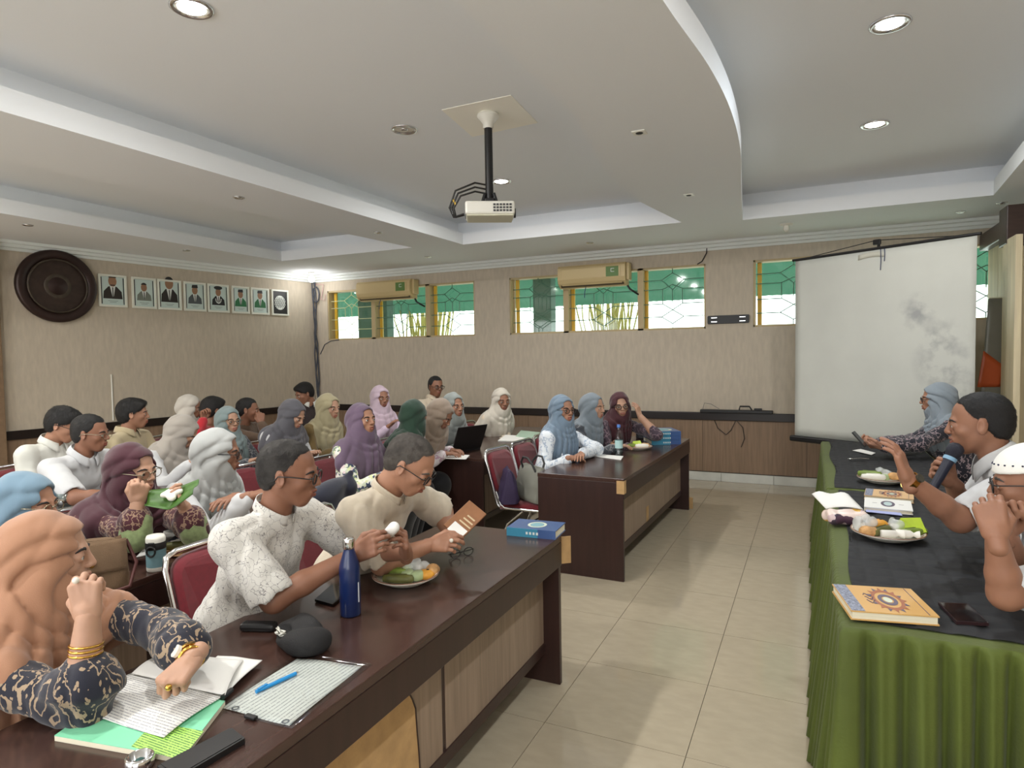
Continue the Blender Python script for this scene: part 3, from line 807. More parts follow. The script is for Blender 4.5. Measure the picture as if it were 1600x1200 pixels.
# ---------------------------------------------------------------- air conditioners
M_ac = mat('aged_cream_plastic', (206, 184, 136), .45)
M_acd = mat('ac_shadow_slot', (78, 66, 46), .6)
M_acg = mat('green_label', (92, 126, 62), .5)
def ac(lab, x0, x1, z0, z1):
    t = thing('air_conditioner', lab, 'air conditioner', ((x0+x1)/2, BY, (z0+z1)/2), group='wall air conditioners')
    w = x1-x0; h = z1-z0
    mb = MB()
    prof = [(0, h/2), (-.17, h/2), (-.20, h/2-.03), (-.21, -h/2+.11), (-.19, -h/2+.06), (-.10, -h/2), (0, -h/2)]
    mb.rings([[(x, y, z) for y, z in prof] for x in (-w/2, w/2)], smooth=False).build('casing', M_ac, t)
    MB().box((0, -.208, .035), (w-.12, .01, h-.16), ch=.004).build('front_panel', M_ac, t)
    MB().at((0, -.172, -h/2+.055), (R(35), 0, 0)).box((0, 0, 0), (w-.10, .012, .05), ch=.004).build('louvre', M_ac, t)
    MB().at((0, -.163, -h/2+.045), (R(35), 0, 0)).box((0, 0, 0), (w-.06, .006, .075)).build('outlet_slot', M_acd, t)
    lb = MB().box((w/2-.17, -.214, .035), (.17, .004, h-.17), ch=.001); lb.build('energy_label', M_acg, t)
    q = MB()
    for a, b in (((-.02, .03), (.02, .03)), ((-.02, -.01), (.02, -.01)), ((-.02, -.01), (-.02, .03))): q.box(((a[0]+b[0])/2+w/2-.165, -.2165, (a[1]+b[1])/2+.04), (abs(a[0]-b[0])+.008, .002, abs(a[1]-b[1])+.008))
    q.build('label_mark', M_prwhite, t)
    MB().tube([(w/2-.02, -.05, -h/2+.02), (w/2+.03, -.07, -h/2-.05), (w/2+.10, -.03, -h/2-.10), (w/2+.12, .02, -h/2-.12)], .014, 8).build('pipe', M_dark, t)
    MB().tube([(-w*.1, -.12, -h/2+.01), (-w*.1-.01, -.14, -h/2-.06), (-w*.1-.015, -.14, -h/2-.14)], .006, 6).build('drip_cord', mat('blue_tape_%d' % int(x0*10), (40, 56, 96), .5), t)
    MB().box((w/2+.02, -.08, .03), (.04, .14, h*.75), ch=.008).build('side_cover', M_ac, t)
ac('cream wall air conditioner over the left window group', -6.60, -5.58, 2.55, 2.85)
ac('cream wall air conditioner over the middle window group', -3.16, -2.22, 2.55, 2.85)
# wall bracket
t = thing('wall_bracket', 'black slotted metal bracket on the wall between two windows', 'bracket', (-.955, BY, 2.055))
MB().box((0, -.008, 0), (.49, .016, .105), ch=.003).build('plate', M_dark, t)
for s in (-.17, .17):
    for z in (-.025, .025): MB().box((s, -.017, z), (.07, .003, .010)).build('slot', M_chrome, t)
    MB().box((s*1.41, -.010, 0), (.02, .026, .085)).build('lug', M_dark, t)

# cables in the corner and others
M_cab = mat('grey_cable', (70, 74, 84), .6)
t = thing('corner_cable', 'tangle of grey cables running down the room corner', 'cable', (-7.62, BY-.03, 0))
rr = random.Random(3)
for k in range(3):
    p = []
    for i in range(16):
        z = 2.93-i*.17
        p.append((.03*math.sin(i*.9+k*2)+.015*i/3*.5+rr.uniform(-.01, .01), -.012*k, z))
    MB().tube(p, .011, 6).build('cable', M_cab, t)
MB().tube([(.05+.07*math.cos(a), -.02, 2.72+.13*math.sin(a)) for a in [2*PI*i/14 for i in range(14)]], .012, 6, closed=True).build('cable_loop', M_cab, t)
MB().tube([(.10, -.01, 1.72), (.20, -.01, 1.88), (.34, -.01, 1.94), (.5, -.01, 1.95)], .008, 6).build('cable', M_cab, t)
MB().tube([(.02, 0, 2.9), (.2, 0, 2.88), (.17, 0, 2.74), (.14, 0, 2.64), (.22, 0, 2.62), (.24, 0, 2.72)], .006, 6).build('cable', mat('pink_cable', (190, 150, 150), .6), t)
o = MB().tube([(-1.235, BY-.01, 2.96), (-1.21, BY-.02, 2.965), (-1.215, BY-.02, 2.90), (-1.27, BY-.02, 2.80), (-1.33, BY-.01, 2.77)], .007, 6).build('hanging_wire', M_dark)
finish(o, 'short black wire hanging above the window by the cornice', 'wire')
o = MB().tube([(LW(5.23)+.012, 5.23, z) for z in (.9, 1.1, 1.3, 1.49)], .010, 6).build('wall_conduit', M_white)
finish(o, 'thin white conduit on the left wall above the seated men', 'conduit')
# power strips and stuff on the dado rail
t = thing('cable_box', 'black box with a handle lying on the dark wall rail', 'box', (-.86, BY-.06, .88))
MB().box((0, 0, .02), (.86, .09, .04), ch=.008).build('body', M_dark, t)
MB().tube([(.04, 0, .04), (.05, 0, .085), (.16, 0, .085), (.19, 0, .04)], .010, 6).build('handle', M_dark, t)
MB().box((.26, 0, .052), (.09, .05, .025), ch=.006).build('plug', M_dark, t)
MB().tube([(-.4, 0, .04), (-.38, 0, .12), (-.30, 0, .11), (-.2, 0, .05)], .003, 5).build('wire', M_cab, t)
o = MB().tube([(-1.12, BY-.03, .78), (-1.08, BY-.03, .68), (-.98, BY-.03, .60), (-.92, BY-.03, .66), (-.86, BY-.04, .79), (-.78, BY-.03, .7), (-.76, BY-.03, .56), (-.80, BY-.03, .45)], .005, 6).build('loose_cable', M_dark)
finish(o, 'thin dark cables dangling below the wall rail', 'cable')

# ---------------------------------------------------------------- ceiling projector
t = thing('projector', 'white ceiling projector on a black pole with dangling cables', 'projector', (-2.05, 4.05, 2.66), R(-62))
MB().lathe([(.055, .68), (.075, .665), (.078, .65), (.055, .625), (.038, .60), (.035, .57)], 22, c=(.0, 0, 0)).build('ceiling_cup', M_white, t)
MB().cyl((0, 0, .05), (0, 0, .60), .028, n=14).build('pole', M_dark, t)
pj = MB().box((0, 0, 0), (.26, .34, .09), ch=.014); pj.build('body', M_white, t)
MB().box((0, 0, -.048), (.24, .32, .014), ch=.005).build('base_plate', mat('cream_plastic', (206, 204, 182), .5), t)
MB().box((0, 0, .062), (.10, .07, .04), ch=.006).build('mount_bracket', M_dark, t)
for s in (-1, 1): MB().tube([(.02, .03*s, .12), (.03, .045*s, .07), (.03, .05*s, .045)], .012, 6).build('mount_leg', M_dark, t)
g = MB()
for i in range(6):
    for j in range(3): g.box((.132, .03+i*.022, -.022+j*.02), (.004, .016, .013))
g.build('vent_grille', mat('vent_dark', (70, 70, 70), .6), t)
MB().cyl((-.06, .172, .0), (-.06, .185, .0), .034, n=18).build('lens', M_dark, t)
for k in range(3):
    e = .03*k
    MB().tube([(.0, -.01, .12+e), (.03, -.10, .13+e), (.03, -.20-e*.6, .10+e*.6), (.02, -.25-e*.5, .02), (.0, -.235-e*.3, -.04), (-.02+e*.6, -.18, -.02)], .007, 6).build('cable', M_dark, t)
MB().tube([(.02, -.235, .045), (.02, -.255, .075)], .011, 6).build('cable_plug', mat('yellow_plug', (206, 168, 60), .5), t)
MB().box((.0, -.171, -.02), (.12, .004, .04), ch=.001).build('socket_panel', M_dark, t)

# ================================================================ people
def smin(a, b, k):
    h = np.clip(.5+.5*(b-a)/k, 0, 1)
    return b*(1-h)+a*h-k*h*(1-h)

class SDF:
    """smooth union of tapered limbs and ellipsoids, meshed with surface nets"""
    def __init__(s, k=.02): s.P = []; s.k = k; s.disp = None; s.cuts = []
    def cone(s, a, b, ra, rb=None, op='u', k=None):
        a = np.array(a, float); b = np.array(b, float); rb = ra if rb is None else rb; m = max(ra, rb)
        s.P.append(('c', op, k or s.k, np.minimum(a, b)-m, np.maximum(a, b)+m, (a, b, ra, rb))); return s
    def ell(s, c, r, rot=None, op='u', k=None):
        c = np.array(c, float); r = np.array(r if hasattr(r, '__len__') else (r, r, r), float)
        ext = r if rot is None else np.sqrt(((rot*r[None, :])**2).sum(1))     # rot columns = axes
        s.P.append(('e', op, k or s.k, c-ext, c+ext, (c, r, rot))); return s
    def cut(s, p, n, k=.004):   # keep the side n points away from
        s.cuts.append((np.array(p, float), np.array(n, float)/np.linalg.norm(n), k)); return s
    def mesh(s, h, pad=.03):
        us = [p for p in s.P if p[1] == 'u']
        lo = np.min([p[3] for p in us], 0)-pad; hi = np.max([p[4] for p in us], 0)+pad
        n = np.ceil((hi-lo)/h).astype(int)+1
        ax = [(lo[i]+h*np.arange(n[i])).astype(np.float32) for i in range(3)]
        F = np.full(n, .2, np.float32)
        for ty, op, k, bl, bh, d in s.P:
            m = max(k, h*2)+.004+(.012 if s.disp else 0)
            i0 = np.clip(np.floor((bl-m-lo)/h).astype(int), 0, n-1); i1 = np.clip(np.ceil((bh+m-lo)/h).astype(int)+1, 1, n)
            if (i1 <= i0).any(): continue
            sl = tuple(slice(i0[i], i1[i]) for i in range(3))
            x = ax[0][sl[0]][:, None, None]; y = ax[1][sl[1]][None, :, None]; z = ax[2][sl[2]][None, None, :]
            if ty == 'c':
                a, b, ra, rb = d; ba = b-a; L2 = float(ba@ba)+1e-12
                X, Y, Z = x-a[0], y-a[1], z-a[2]
                t = np.clip((X*ba[0]+Y*ba[1]+Z*ba[2])/L2, 0, 1)
                D = np.sqrt((X-t*ba[0])**2+(Y-t*ba[1])**2+(Z-t*ba[2])**2)-(ra+(rb-ra)*t)
            else:
                c, r, rot = d; X, Y, Z = x-c[0], y-c[1], z-c[2]
                if rot is not None:
                    X, Y, Z = (X*rot[0, i]+Y*rot[1, i]+Z*rot[2, i] for i in range(3))
                k0 = np.sqrt((X/r[0])**2+(Y/r[1])**2+(Z/r[2])**2)+1e-9
                k1 = np.sqrt((X/r[0]**2)**2+(Y/r[1]**2)**2+(Z/r[2]**2)**2)+1e-9
                D = k0*(k0-1)/k1
            D = D.astype(np.float32)
            if op == 'u': F[sl] = smin(F[sl], D, k)
            else: F[sl] = -smin(-F[sl], D, k)
        X, Y, Z = ax[0][:, None, None], ax[1][None, :, None], ax[2][None, None, :]
        if s.disp is not None: F += s.disp(X, Y, Z).astype(np.float32)
        for p, nn, k in s.cuts:
            D = (X-p[0])*nn[0]+(Y-p[1])*nn[1]+(Z-p[2])*nn[2]
            F = -smin(-F, -D.astype(np.float32), k)
        return snet(F, lo, h)

def snet(F, lo, h):
    S = F < 0
    nx, ny, nz = F.shape
    cnt = np.zeros((nx-1, ny-1, nz-1), np.int8)
    offs = [(a, b, c) for a in (0, 1) for b in (0, 1) for c in (0, 1)]
    for a, b, c in offs: cnt += S[a:nx-1+a, b:ny-1+b, c:nz-1+c]
    act = np.argwhere((cnt > 0) & (cnt < 8))
    idx = np.full(cnt.shape, -1, np.int32); idx[tuple(act.T)] = np.arange(len(act))
    V = {o: F[act[:, 0]+o[0], act[:, 1]+o[1], act[:, 2]+o[2]] for o in offs}
    pos = np.zeros((len(act), 3)); num = np.zeros(len(act))
    for o in offs:
        for d in range(3):
            if o[d]: continue
            q = list(o); q[d] = 1; q = tuple(q)
            f0, f1 = V[o], V[q]; m = (f0 < 0) != (f1 < 0)
            t = np.where(m, f0/(f0-f1+1e-20), 0)
            p = np.tile(np.array(o, float), (len(act), 1)); p[:, d] += t
            pos += p*m[:, None]; num += m
    v = lo+h*(act+pos/num[:, None])
    faces = []
    for d in range(3):
        e1, e2 = (d+1) % 3, (d+2) % 3
        A = [slice(None)]*3; B = [slice(None)]*3
        A[d] = slice(0, -1); B[d] = slice(1, None)
        a, b = S[tuple(A)], S[tuple(B)]
        ed = np.argwhere(a != b)
        ok = (ed[:, e1] > 0) & (ed[:, e2] > 0) & (ed[:, e1] < F.shape[e1]-1) & (ed[:, e2] < F.shape[e2]-1)
        ed = ed[ok]
        flip = a[tuple(ed.T)]
        def cell(u, w):
            c = ed.copy(); c[:, e1] -= u; c[:, e2] -= w; return idx[tuple(c.T)]
        q = np.stack([cell(1, 1), cell(0, 1), cell(0, 0), cell(1, 0)], 1)
        q[~flip] = q[~flip][:, ::-1]
        faces.append(q)
    return v, np.concatenate(faces)

def mesh_obj(name, parts, mats, parent):
    """parts: list of (verts, faces, material index or array)"""
    vs, fs, ms = [], [], []; b = 0
    for v, f, m in parts:
        vs.append(v); ms.append(np.full(len(f), m) if np.isscalar(m) else m)
        fs += [tuple(int(i)+b for i in q) for q in f] if not isinstance(f, np.ndarray) else (f+b).tolist()
        b += len(v)
    me = bpy.data.meshes.new(name)
    me.from_pydata(np.concatenate(vs).tolist(), [], fs)
    for m in mats: me.materials.append(m)
    me.polygons.foreach_set('material_index', np.concatenate(ms).astype(np.int32))
    me.polygons.foreach_set('use_smooth', np.ones(len(fs), bool))
    me.update()
    o = bpy.data.objects.new(name, me); COL.objects.link(o); o.parent = parent
    return o

# ---- heads, made once per kind in head space: x forward, y left, z up
def head_sdf(sex, h):
    s = SDF(.022); f = sex == 'f'
    s.ell((-.014, 0, .034), (.099, .077, .084)).ell((.028, 0, -.018), (.060, .063 if not f else .060, .076))
    s.cone((.002, 0, -.045), (.058, 0, -.090), .052, .022)
    for y in (-1, 1):
        s.cone((-.008, .052*y, -.038), (.050, .016*y, -.092), .017 if not f else .014, .017)
        s.ell((.057, .040*y, -.020), (.020, .019, .017), k=.02)
    s.ell((.070, 0, -.056), (.027, .030, .030), k=.02)
    s.cone((.080, -.034, .022), (.080, .034, .022), .009, k=.016)
    for y in (-1, 1): s.ell((.104, .033*y, .002), (.022, .017, .014), op='s', k=.012)
    s.cone((.088, 0, .018), (.106, 0, -.020), .0072, .0108, k=.012)
    for y in (-1, 1):
        s.ell((.099, .0130*y, -.024), (.0095, .0075, .007), k=.007)
        s.ell((.077, .033*y, .003), .0162, k=.004)
        s.ell((.092, .033*y, .0015), (.013, .0130, .0054), op='s', k=.002)
    s.cone((.090, -.020, -.052), (.0985, 0, -.048), .0045, .0058, k=.006).cone((.0985, 0, -.048), (.090, .020, -.052), .0058, .0045, k=.006)
    s.cone((.089, -.017, -.062), (.096, 0, -.064), .0045, .0065, k=.006).cone((.096, 0, -.064), (.089, .017, -.062), .0065, .0045, k=.006)
    s.ell((.104, 0, -.0555), (.012, .023, .0016), op='s', k=.002)
    for y in (-1, 1):
        rot = np.array(Matrix.Rotation(.35*y, 3, 'Z') @ Matrix.Rotation(-.2, 3, 'Y'))
        s.ell((-.008, .079*y, -.004), (.019, .0075, .032), rot, k=.006)
        s.ell((-.001, .088*y, .0), (.011, .006, .019), rot, op='s', k=.004)
    s.cone((-.022, 0, -.045), (-.034, 0, -.125), .056 if not f else .048, .056 if not f else .048, k=.02)
    v, q = s.mesh(h)
    c = v[q].mean(1)
    lip = (np.abs(c[:, 1]) < .022) & (c[:, 0] > .0905) & (c[:, 2] < -.0465+.0*c[:, 0]) & (c[:, 2] > -.0705)
    mi = np.where(lip, 1, 0)
    # eyeballs and brows join the same mesh
    mb = MB()
    for y in (-1, 1):
        n0 = len(mb.f)
        mb.ball((.0765, .033*y, .002), .0148, 14, 10, mi=2)
        for k in range(n0, len(mb.f)):
            cc = np.mean([mb.v[i] for i in mb.f[k]], 0)-np.array((.0765, .033*y, .002))
            cc /= np.linalg.norm(cc)
            if cc[0] > .87: mb.mi[k] = 3
        pts = [(.090, .014*y, .020), (.0905, .028*y, .026), (.084, .044*y, .025), (.073, .055*y, .018)]
        mb.tube(pts, [.003, .0042, .0036, .0015], 6, mi=4)
    return v, q, mi, np.array(mb.v), mb.f, np.array(mb.mi)
HEADS = {}
def get_head(sex, h):
    if (sex, h) not in HEADS: HEADS[(sex, h)] = head_sdf(sex, h)
    return HEADS[(sex, h)]

# ---- hands (right hand: fingers along +x, palm facing -z, thumb on +y)
def hand_sdf(pose, h):
    s = SDF(.006)
    curl = {'rest': (12, 22, 14), 'grip': (50, 62, 38), 'open': (2, 6, 4), 'fist': (78, 92, 55), 'clasp': (42, 78, 35), 'hold': (30, 48, 30)}[pose]
    spread = {'open': 6, 'rest': 2.5}.get(pose, 1)
    ys = (.029, .0095, -.0105, -.029); Ls = (.070, .078, .072, .056)
    s.cone((-.03, 0, 0), (.02, 0, 0), .025, .025, k=.015)
    for i, y in enumerate(ys):
        kx = .088-.006*abs(i-1); rr = .0098-.0007*i
        s.cone((.008, y*.62, 0), (kx, y, .003), .015, .0122, k=.010)
        p = np.array((kx, y, .003)); a = 0.0; sp = R(spread)*(1.5-i)
        for seg, fr in enumerate((.44, .31, .25)):
            a += R(curl[seg]*(1+.06*i))
            d = np.array((math.cos(a)*math.cos(sp), math.sin(sp)*math.cos(a), -math.sin(a)))
            q = p+d*Ls[i]*fr
            s.cone(p, q, rr*(1-.08*seg), rr*(1-.08*(seg+1)), k=.0035); p = q
    if pose in ('fist', 'grip', 'clasp'): th = [(.015, .022, -.006), (.045, .042, -.018), (.072, .036, -.034), (.088, .018, -.042)]
    elif pose == 'hold': th = [(.015, .024, -.004), (.045, .048, -.016), (.075, .046, -.03), (.098, .036, -.036)]
    else: th = [(.012, .024, -.004), (.042, .047, -.012), (.070, .060, -.014), (.094, .066, -.014)]
    rad = (.0165, .0128, .0112, .0085)
    for k in range(3): s.cone(th[k], th[k+1], rad[k], rad[k+1], k=.005)
    return s.mesh(h)
HANDS = {}
def get_hand(pose, h):
    if (pose, h) not in HANDS: HANDS[(pose, h)] = hand_sdf(pose, h)
    return HANDS[(pose, h)]

def wob(seed, f):
    r = np.random.RandomState(seed); D = r.normal(size=(4, 3)); D /= np.linalg.norm(D, axis=1)[:, None]; ph = r.uniform(0, 6.28, 4)
    fr = f*np.array((1, 1.37, 1.83, .62))
    def fn(x, y, z):
        o = 0
        for d, p, q in zip(D, ph, fr): o = o+np.sin(q*(d[0]*x+d[1]*y+d[2]*z)+p)
        return o*.25
    return fn
def crease(seed, f):
    """soft ridges with sharper valleys, like pulled cloth"""
    a, b_ = wob(seed, f), wob(seed+77, f*.6)
    return lambda x, y, z: 1-2*np.abs(np.sin(2.2*a(x, y, z)+1.6*b_(x, y, z)))

# ---- materials for people
SKINS = {}
def skin(c):
    if c not in SKINS:
        m = mat('skin_%d_%d_%d' % c, c, .5, var=(14, .07), spec=.4)
        m.node_tree.nodes['Principled BSDF'].inputs['Subsurface Weight'].default_value = .08
        m.node_tree.nodes['Principled BSDF'].inputs['Subsurface Radius'].default_value = (.01, .004, .002)
        lp = mat('lips_%d_%d_%d' % c, (int(c[0]*.90), int(c[1]*.74), int(c[2]*.76)), .45)
        SKINS[c] = (m, lp)
    return SKINS[c]
M_eye = mat('eye_white', (206, 200, 192), .25)
M_iris = mat('eye_iris', (26, 17, 13), .15)
M_brow = mat('brow_hair', (34, 28, 25), .8)
M_hairb = mat('black_hair', (20, 18, 18), .55, bump=(220, .5, (1, 3, 3)))
M_hairg = mat('greying_hair', (42, 39, 37), .75, var=(22, .5, (74, 71, 68)), bump=(300, .7, (1, 1, 3)))
M_hairp = mat('thin_grey_hair', (66, 60, 56), .75, var=(20, .5, (102, 96, 90)), bump=(300, .7, (1, 1, 3)))
M_shoe = mat('dark_shoe_leather', (34, 28, 26), .4)
M_specs = mat('dark_spectacle_frame', (24, 22, 22), .3)
M_specw = mat('thin_metal_spectacle_frame', (150, 140, 120), .25, metal=.8)
M_gold = mat('gold', (214, 170, 84), .2, metal=1.0)
def cloth(name, rgb, **k):
    kw = dict(var=(5, .05), bump=(420, .12), sheen=.25); kw.update(k)
    return mat(name, rgb, .85, **kw)

def rotm(yaw, pitch=0, roll=0):
    """columns: forward, left, up. pitch > 0 looks down, roll > 0 tips to the right"""
    return np.array(Matrix.Rotation(yaw, 3, 'Z') @ Matrix.Rotation(pitch, 3, 'Y') @ Matrix.Rotation(roll, 3, 'X'))

def person(lab, head, hy, hp=5, hr=0, yaw=0, lean=.08, sex='f', q=0, s=1.0, sk=(150, 104, 78), top=None, sleeve='long', bottom=None,
           scarf=None, scarf_back=.0, drape=.0, hair=None, hairmat=None, collar=None, specs=None, RH=None, LH=None, fat=1.0, hip=None, neckfix=None, seatz=.50, bust=True, extra=None, loose=1.0):
    root = thing('person', lab, 'person', (0, 0, 0), group='people seated at the meeting')
    hd = np.array(head, float); fw = np.array((math.cos(R(yaw)), math.sin(R(yaw)), 0)); lf = np.array((-fw[1], fw[0], 0)); up = np.array((0, 0, 1.))
    hipw = np.array((hd[0], hd[1], seatz))-fw*(lean+.02) if hip is None else np.array((hip[0], hip[1], seatz))
    root.location = (hipw[0], hipw[1], 0)
    org = np.array((hipw[0], hipw[1], 0))
    H = hd-org; P0 = hipw-org
    Rh = rotm(R(hy), R(hp), R(hr))
    hs = s*.975
    def hw(p): return H+Rh@(np.array(p, float)*hs)
    seedn = sum(ord(c) for c in lab)
    nt_ = hw((-.030, 0, -.105))
    Nb = nt_-up*.055*s-fw*.018
    if neckfix is not None: Nb = Nb+np.array(neckfix)
    sp = Nb-P0; spn = sp/np.linalg.norm(sp)
    fwd = fw-spn*(fw@spn); fwd /= np.linalg.norm(fwd)
    Rb = np.stack([fwd, lf, spn], 1)
    def bw(t, x, y): return P0+sp*t+fwd*x*s+lf*y*s
    sw = (.185 if sex == 'm' else .165)*s
    S = {1: Nb-spn*.045*s-lf*sw-fwd*.005, -1: Nb-spn*.045*s+lf*sw-fwd*.005}     # 1 = right
    # arms
    arms = {}
    for sd, spec in ((1, RH), (-1, LH)):
        spec = dict(spec or {})
        Wd = spec.get('w')
        Wd = np.array(Wd, float)-org if Wd is not None else P0+fw*.40*s-lf*.10*sd+up*(.79-P0[2])
        Sh = S[sd]; L1, L2 = .285*s, .250*s
        dv = Wd-Sh; D = np.linalg.norm(dv)
        if spec.get('e') is not None: E = np.array(spec['e'], float)-org
        else:
            if D > (L1+L2)*.985: k_ = D/((L1+L2)*.985); L1 *= k_; L2 *= k_
            a = (L1*L1-L2*L2+D*D)/(2*D); hh = math.sqrt(max(0, L1*L1-a*a))
            pole = np.array(spec.get('pole', tuple(-lf*sd*.5-up*1.0-fw*.2)), float)
            u = dv/D; pl = pole-u*(pole@u); pl /= np.linalg.norm(pl)
            E = Sh+u*a+pl*hh
        fd = np.array(spec.get('f', (Wd-E)), float); fd /= np.linalg.norm(fd)
        pn = np.array(spec.get('n', (0, 0, -1)), float)
        zz = -(pn-fd*(pn@fd)); zz /= np.linalg.norm(zz)+1e-9
        yy = np.cross(zz, fd)
        arms[sd] = (Sh, E, Wd, np.stack([fd, yy, zz], 1), spec.get('pose', 'rest'), spec)
    # ---- body: neck, arms, trunk and legs in one skin, then head and hands
    hb = (.012, .010, .0075)[q]
    b = SDF(.03)
    b.cone(Nb-spn*.05, nt_, .060*s if sex == 'm' else .050*s, .054*s if sex == 'm' else .046*s)
    b.ell(bw(.70, 0, 0), np.array((.09, .14, .16))*s, Rb).ell(bw(.25, 0, 0), np.array((.09, .13, .16))*s, Rb).cone(S[1], S[-1], .04*s)
    for sd in (1, -1):
        Sh, E, Wd, HM, pose, spec = arms[sd]
        b.cone(Sh, E, .046*s, .040*s).cone(E, E+(Wd-E)*.35, .041*s, .040*s).cone(E+(Wd-E)*.35, Wd, .040*s, .0265*s, k=.015)
        hj = P0-lf*.095*sd*s-up*.03; kn = hj+fw*.37*s-lf*.03*sd; kn[2] = .50; an_ = kn-fw*.13; an_[2] = .075
        b.cone(hj, kn, .075*s, .055*s).cone(kn, an_, .05*s, .038*s).cone(an_-up*.035, an_+fw*.15-up*.045, .038, .030)
    bv, bq = b.mesh(hb)
    parts = [(bv, bq, np.where(bv[bq].mean(1)[:, 2] < .085, 5, 0))]
    hv, hq, hm, ev, ef, em = get_head(sex, (.006, .0045, .0026)[q])
    parts += [(H+(hv*hs)@Rh.T, hq, hm), (H+(ev*hs)@Rh.T, ef, em)]
    for sd in (1, -1):
        Sh, E, Wd, HM, pose, spec = arms[sd]
        v, f = get_hand(pose, (.006, .0042, .0028)[q])
        sc_ = (1.0 if sex == 'm' else .92)*s
        v = v*sc_
        if sd == -1: v = v*np.array((1, -1, 1)); f = f[:, ::-1]
        parts.append((Wd+v@HM.T, f, 0))
    m1, m2 = skin(sk)
    mesh_obj('body', parts, [m1, m2, M_eye, M_iris, M_brow if hairmat is not M_hairp else M_hairp, M_shoe], root)
    # ---- upper garment
    hc = (.014, .011, .0075)[q]
    c = SDF(.035)
    g = fat
    c.ell(bw(.03, .0, 0), np.array((.155*g, .185*g, .15))*s, Rb).ell(bw(.32, .01*g, 0), np.array((.130*g, .165*g, .19))*s, Rb)
    c.ell(bw(.68, -.005, 0), np.array((.118, .165, .19))*s, Rb)
    c.cone(S[1]-spn*.012, S[-1]-spn*.012, .056*s).cone(Nb-spn*.02, S[1]-spn*.005, .056*s, .052*s).cone(Nb-spn*.02, S[-1]-spn*.005, .056*s, .052*s)
    if sex == 'f' and bust: c.ell(bw(.60, .085, .07), np.array((.065, .075, .08))*s, Rb).ell(bw(.60, .085, -.07), np.array((.065, .075, .08))*s, Rb)
    for sd in (1, -1):
        Sh, E, Wd, HM, pose, spec = arms[sd]
        if sleeve == 'short':
            e2 = Sh+(E-Sh)*.90
            c.cone(Sh, e2, .058*s, .062*s*loose, k=.03)
        else:
            c.cone(Sh, E, .056*s, .050*s*loose, k=.03)
            cf = spec.get('cuff', .88)
            c.cone(E, E+(Wd-E)*cf, .054*s*loose, spec.get('cr', .041)*s, k=.02)
    w1, w2, w3 = crease(seedn, 17), crease(seedn+5, 38), wob(seedn+8, 90)
    def dsp(x, y, z):
        return .0052*w1(x, y, z*.6)+.0034*w2(x*1.2, y, z*.55)+.0012*w3(x, y, z)
    c.disp = dsp
    c.ell(Nb+spn*.045*s, np.array((.060, .062, .055))*s, op='s', k=.01)
    for sd in (1, -1):
        if sleeve == 'short':
            Sh, E, Wd, HM, pose, spec = arms[sd]
            e2 = Sh+(E-Sh)*.90; u_ = (E-Sh)/np.linalg.norm(E-Sh)
            c.cone(e2+u_*.115, E+u_*.12, .125, op='s', k=.004).cone(e2+u_*.0, E+u_*.1, .045*s*loose, op='s', k=.006)
    tv, tq = c.mesh(hc, pad=.04)
    mesh_obj('shirt' if sex == 'm' else 'blouse', [(tv, tq, 0)], [top], root)
    # ---- trousers or skirt
    t = SDF(.04)
    for sd in (1, -1):
        hj = P0-lf*.095*sd*s-up*.03; kn = hj+fw*.37*s-lf*.03*sd; kn[2] = .50; an_ = kn-fw*.13; an_[2] = .11
        if sex == 'm': t.cone(hj, kn, .098*s, .075*s).cone(kn, an_, .074*s, .058*s)
        else: t.cone(hj, kn, .11*s, .095*s, k=.08).cone(kn, an_, .095*s, .11*s, k=.08)
    t.ell(P0-up*.01, np.array((.14, .18, .11))*s, k=.05)
    v, f = t.mesh(.020 if q < 2 else .014)
    mesh_obj('trousers' if sex == 'm' else 'skirt', [(v, f, 0)], [bottom or M_black_cloth], root)
    # ---- headscarf
    if scarf is not None:
        hq_ = (.010, .008, .0055)[q]
        e = SDF(.028)
        hh_ = hs
        def eh(cn, r, op='u', k=None): e.ell(hw(cn), np.array(r)*hh_, Rh, op, k)
        eh((-.020, 0, .030), (.114, .089, .101))
        eh((-.075, 0, -.015), (.058, .066, .078), k=.05)
        e.cone(hw((.004, 0, -.035)), hw((.012, 0, -.085)), .080*hh_, .070*hh_, k=.03)
        e.cone(hw((.000, 0, -.085)), Nb+fwd*.02, .074*hh_, .088*s, k=.04)
        for sd in (1, -1): e.cone(hw((-.01, -.03*sd, -.06)), Nb-spn*.055*s-lf*sd*.125*s, .060*hh_, .052*s, k=.05)
        cp = Nb-spn*.05*s
        e.ell(Nb-spn*.085*s+fwd*.045*s, np.array((.092, .150, .115+drape*.5))*s, Rb, k=.05)
        if drape > 0: e.ell(Nb-spn*(.10+drape*.55)*s+fwd*.06*s, np.array((.105+.1*drape, .165, .10+drape*.55))*s, Rb, k=.06)
        e.cone(S[1]+lf*.03*s, S[-1]-lf*.03*s, .066*s, k=.05)
        if drape > .1:
            for sd in (1, -1): e.cone(S[sd]+lf*sd*.02, S[sd]+(arms[sd][1]-S[sd])*min(.45, drape*2.4), .074*s, .070*s, k=.05)
        e.ell(Nb-spn*(.07+scarf_back)*s-fwd*.055*s, np.array((.065, .135, .12+scarf_back))*s, Rb, k=.05)
        Hc = hw((.035, 0, -.085)); W1, W2 = wob(seedn+9, 22), wob(seedn+3, 60)
        U = Rh[:, 2]; Fh = Rh[:, 0]; Lh = Rh[:, 1]
        k9 = 7+seedn % 4; sf, kf = ((46, .55), (58, .75), (76, 1.05))[q]
        c1, c2 = crease(seedn+31, (13, 16, 22)[q]), crease(seedn+32, (27, 34, 52)[q])
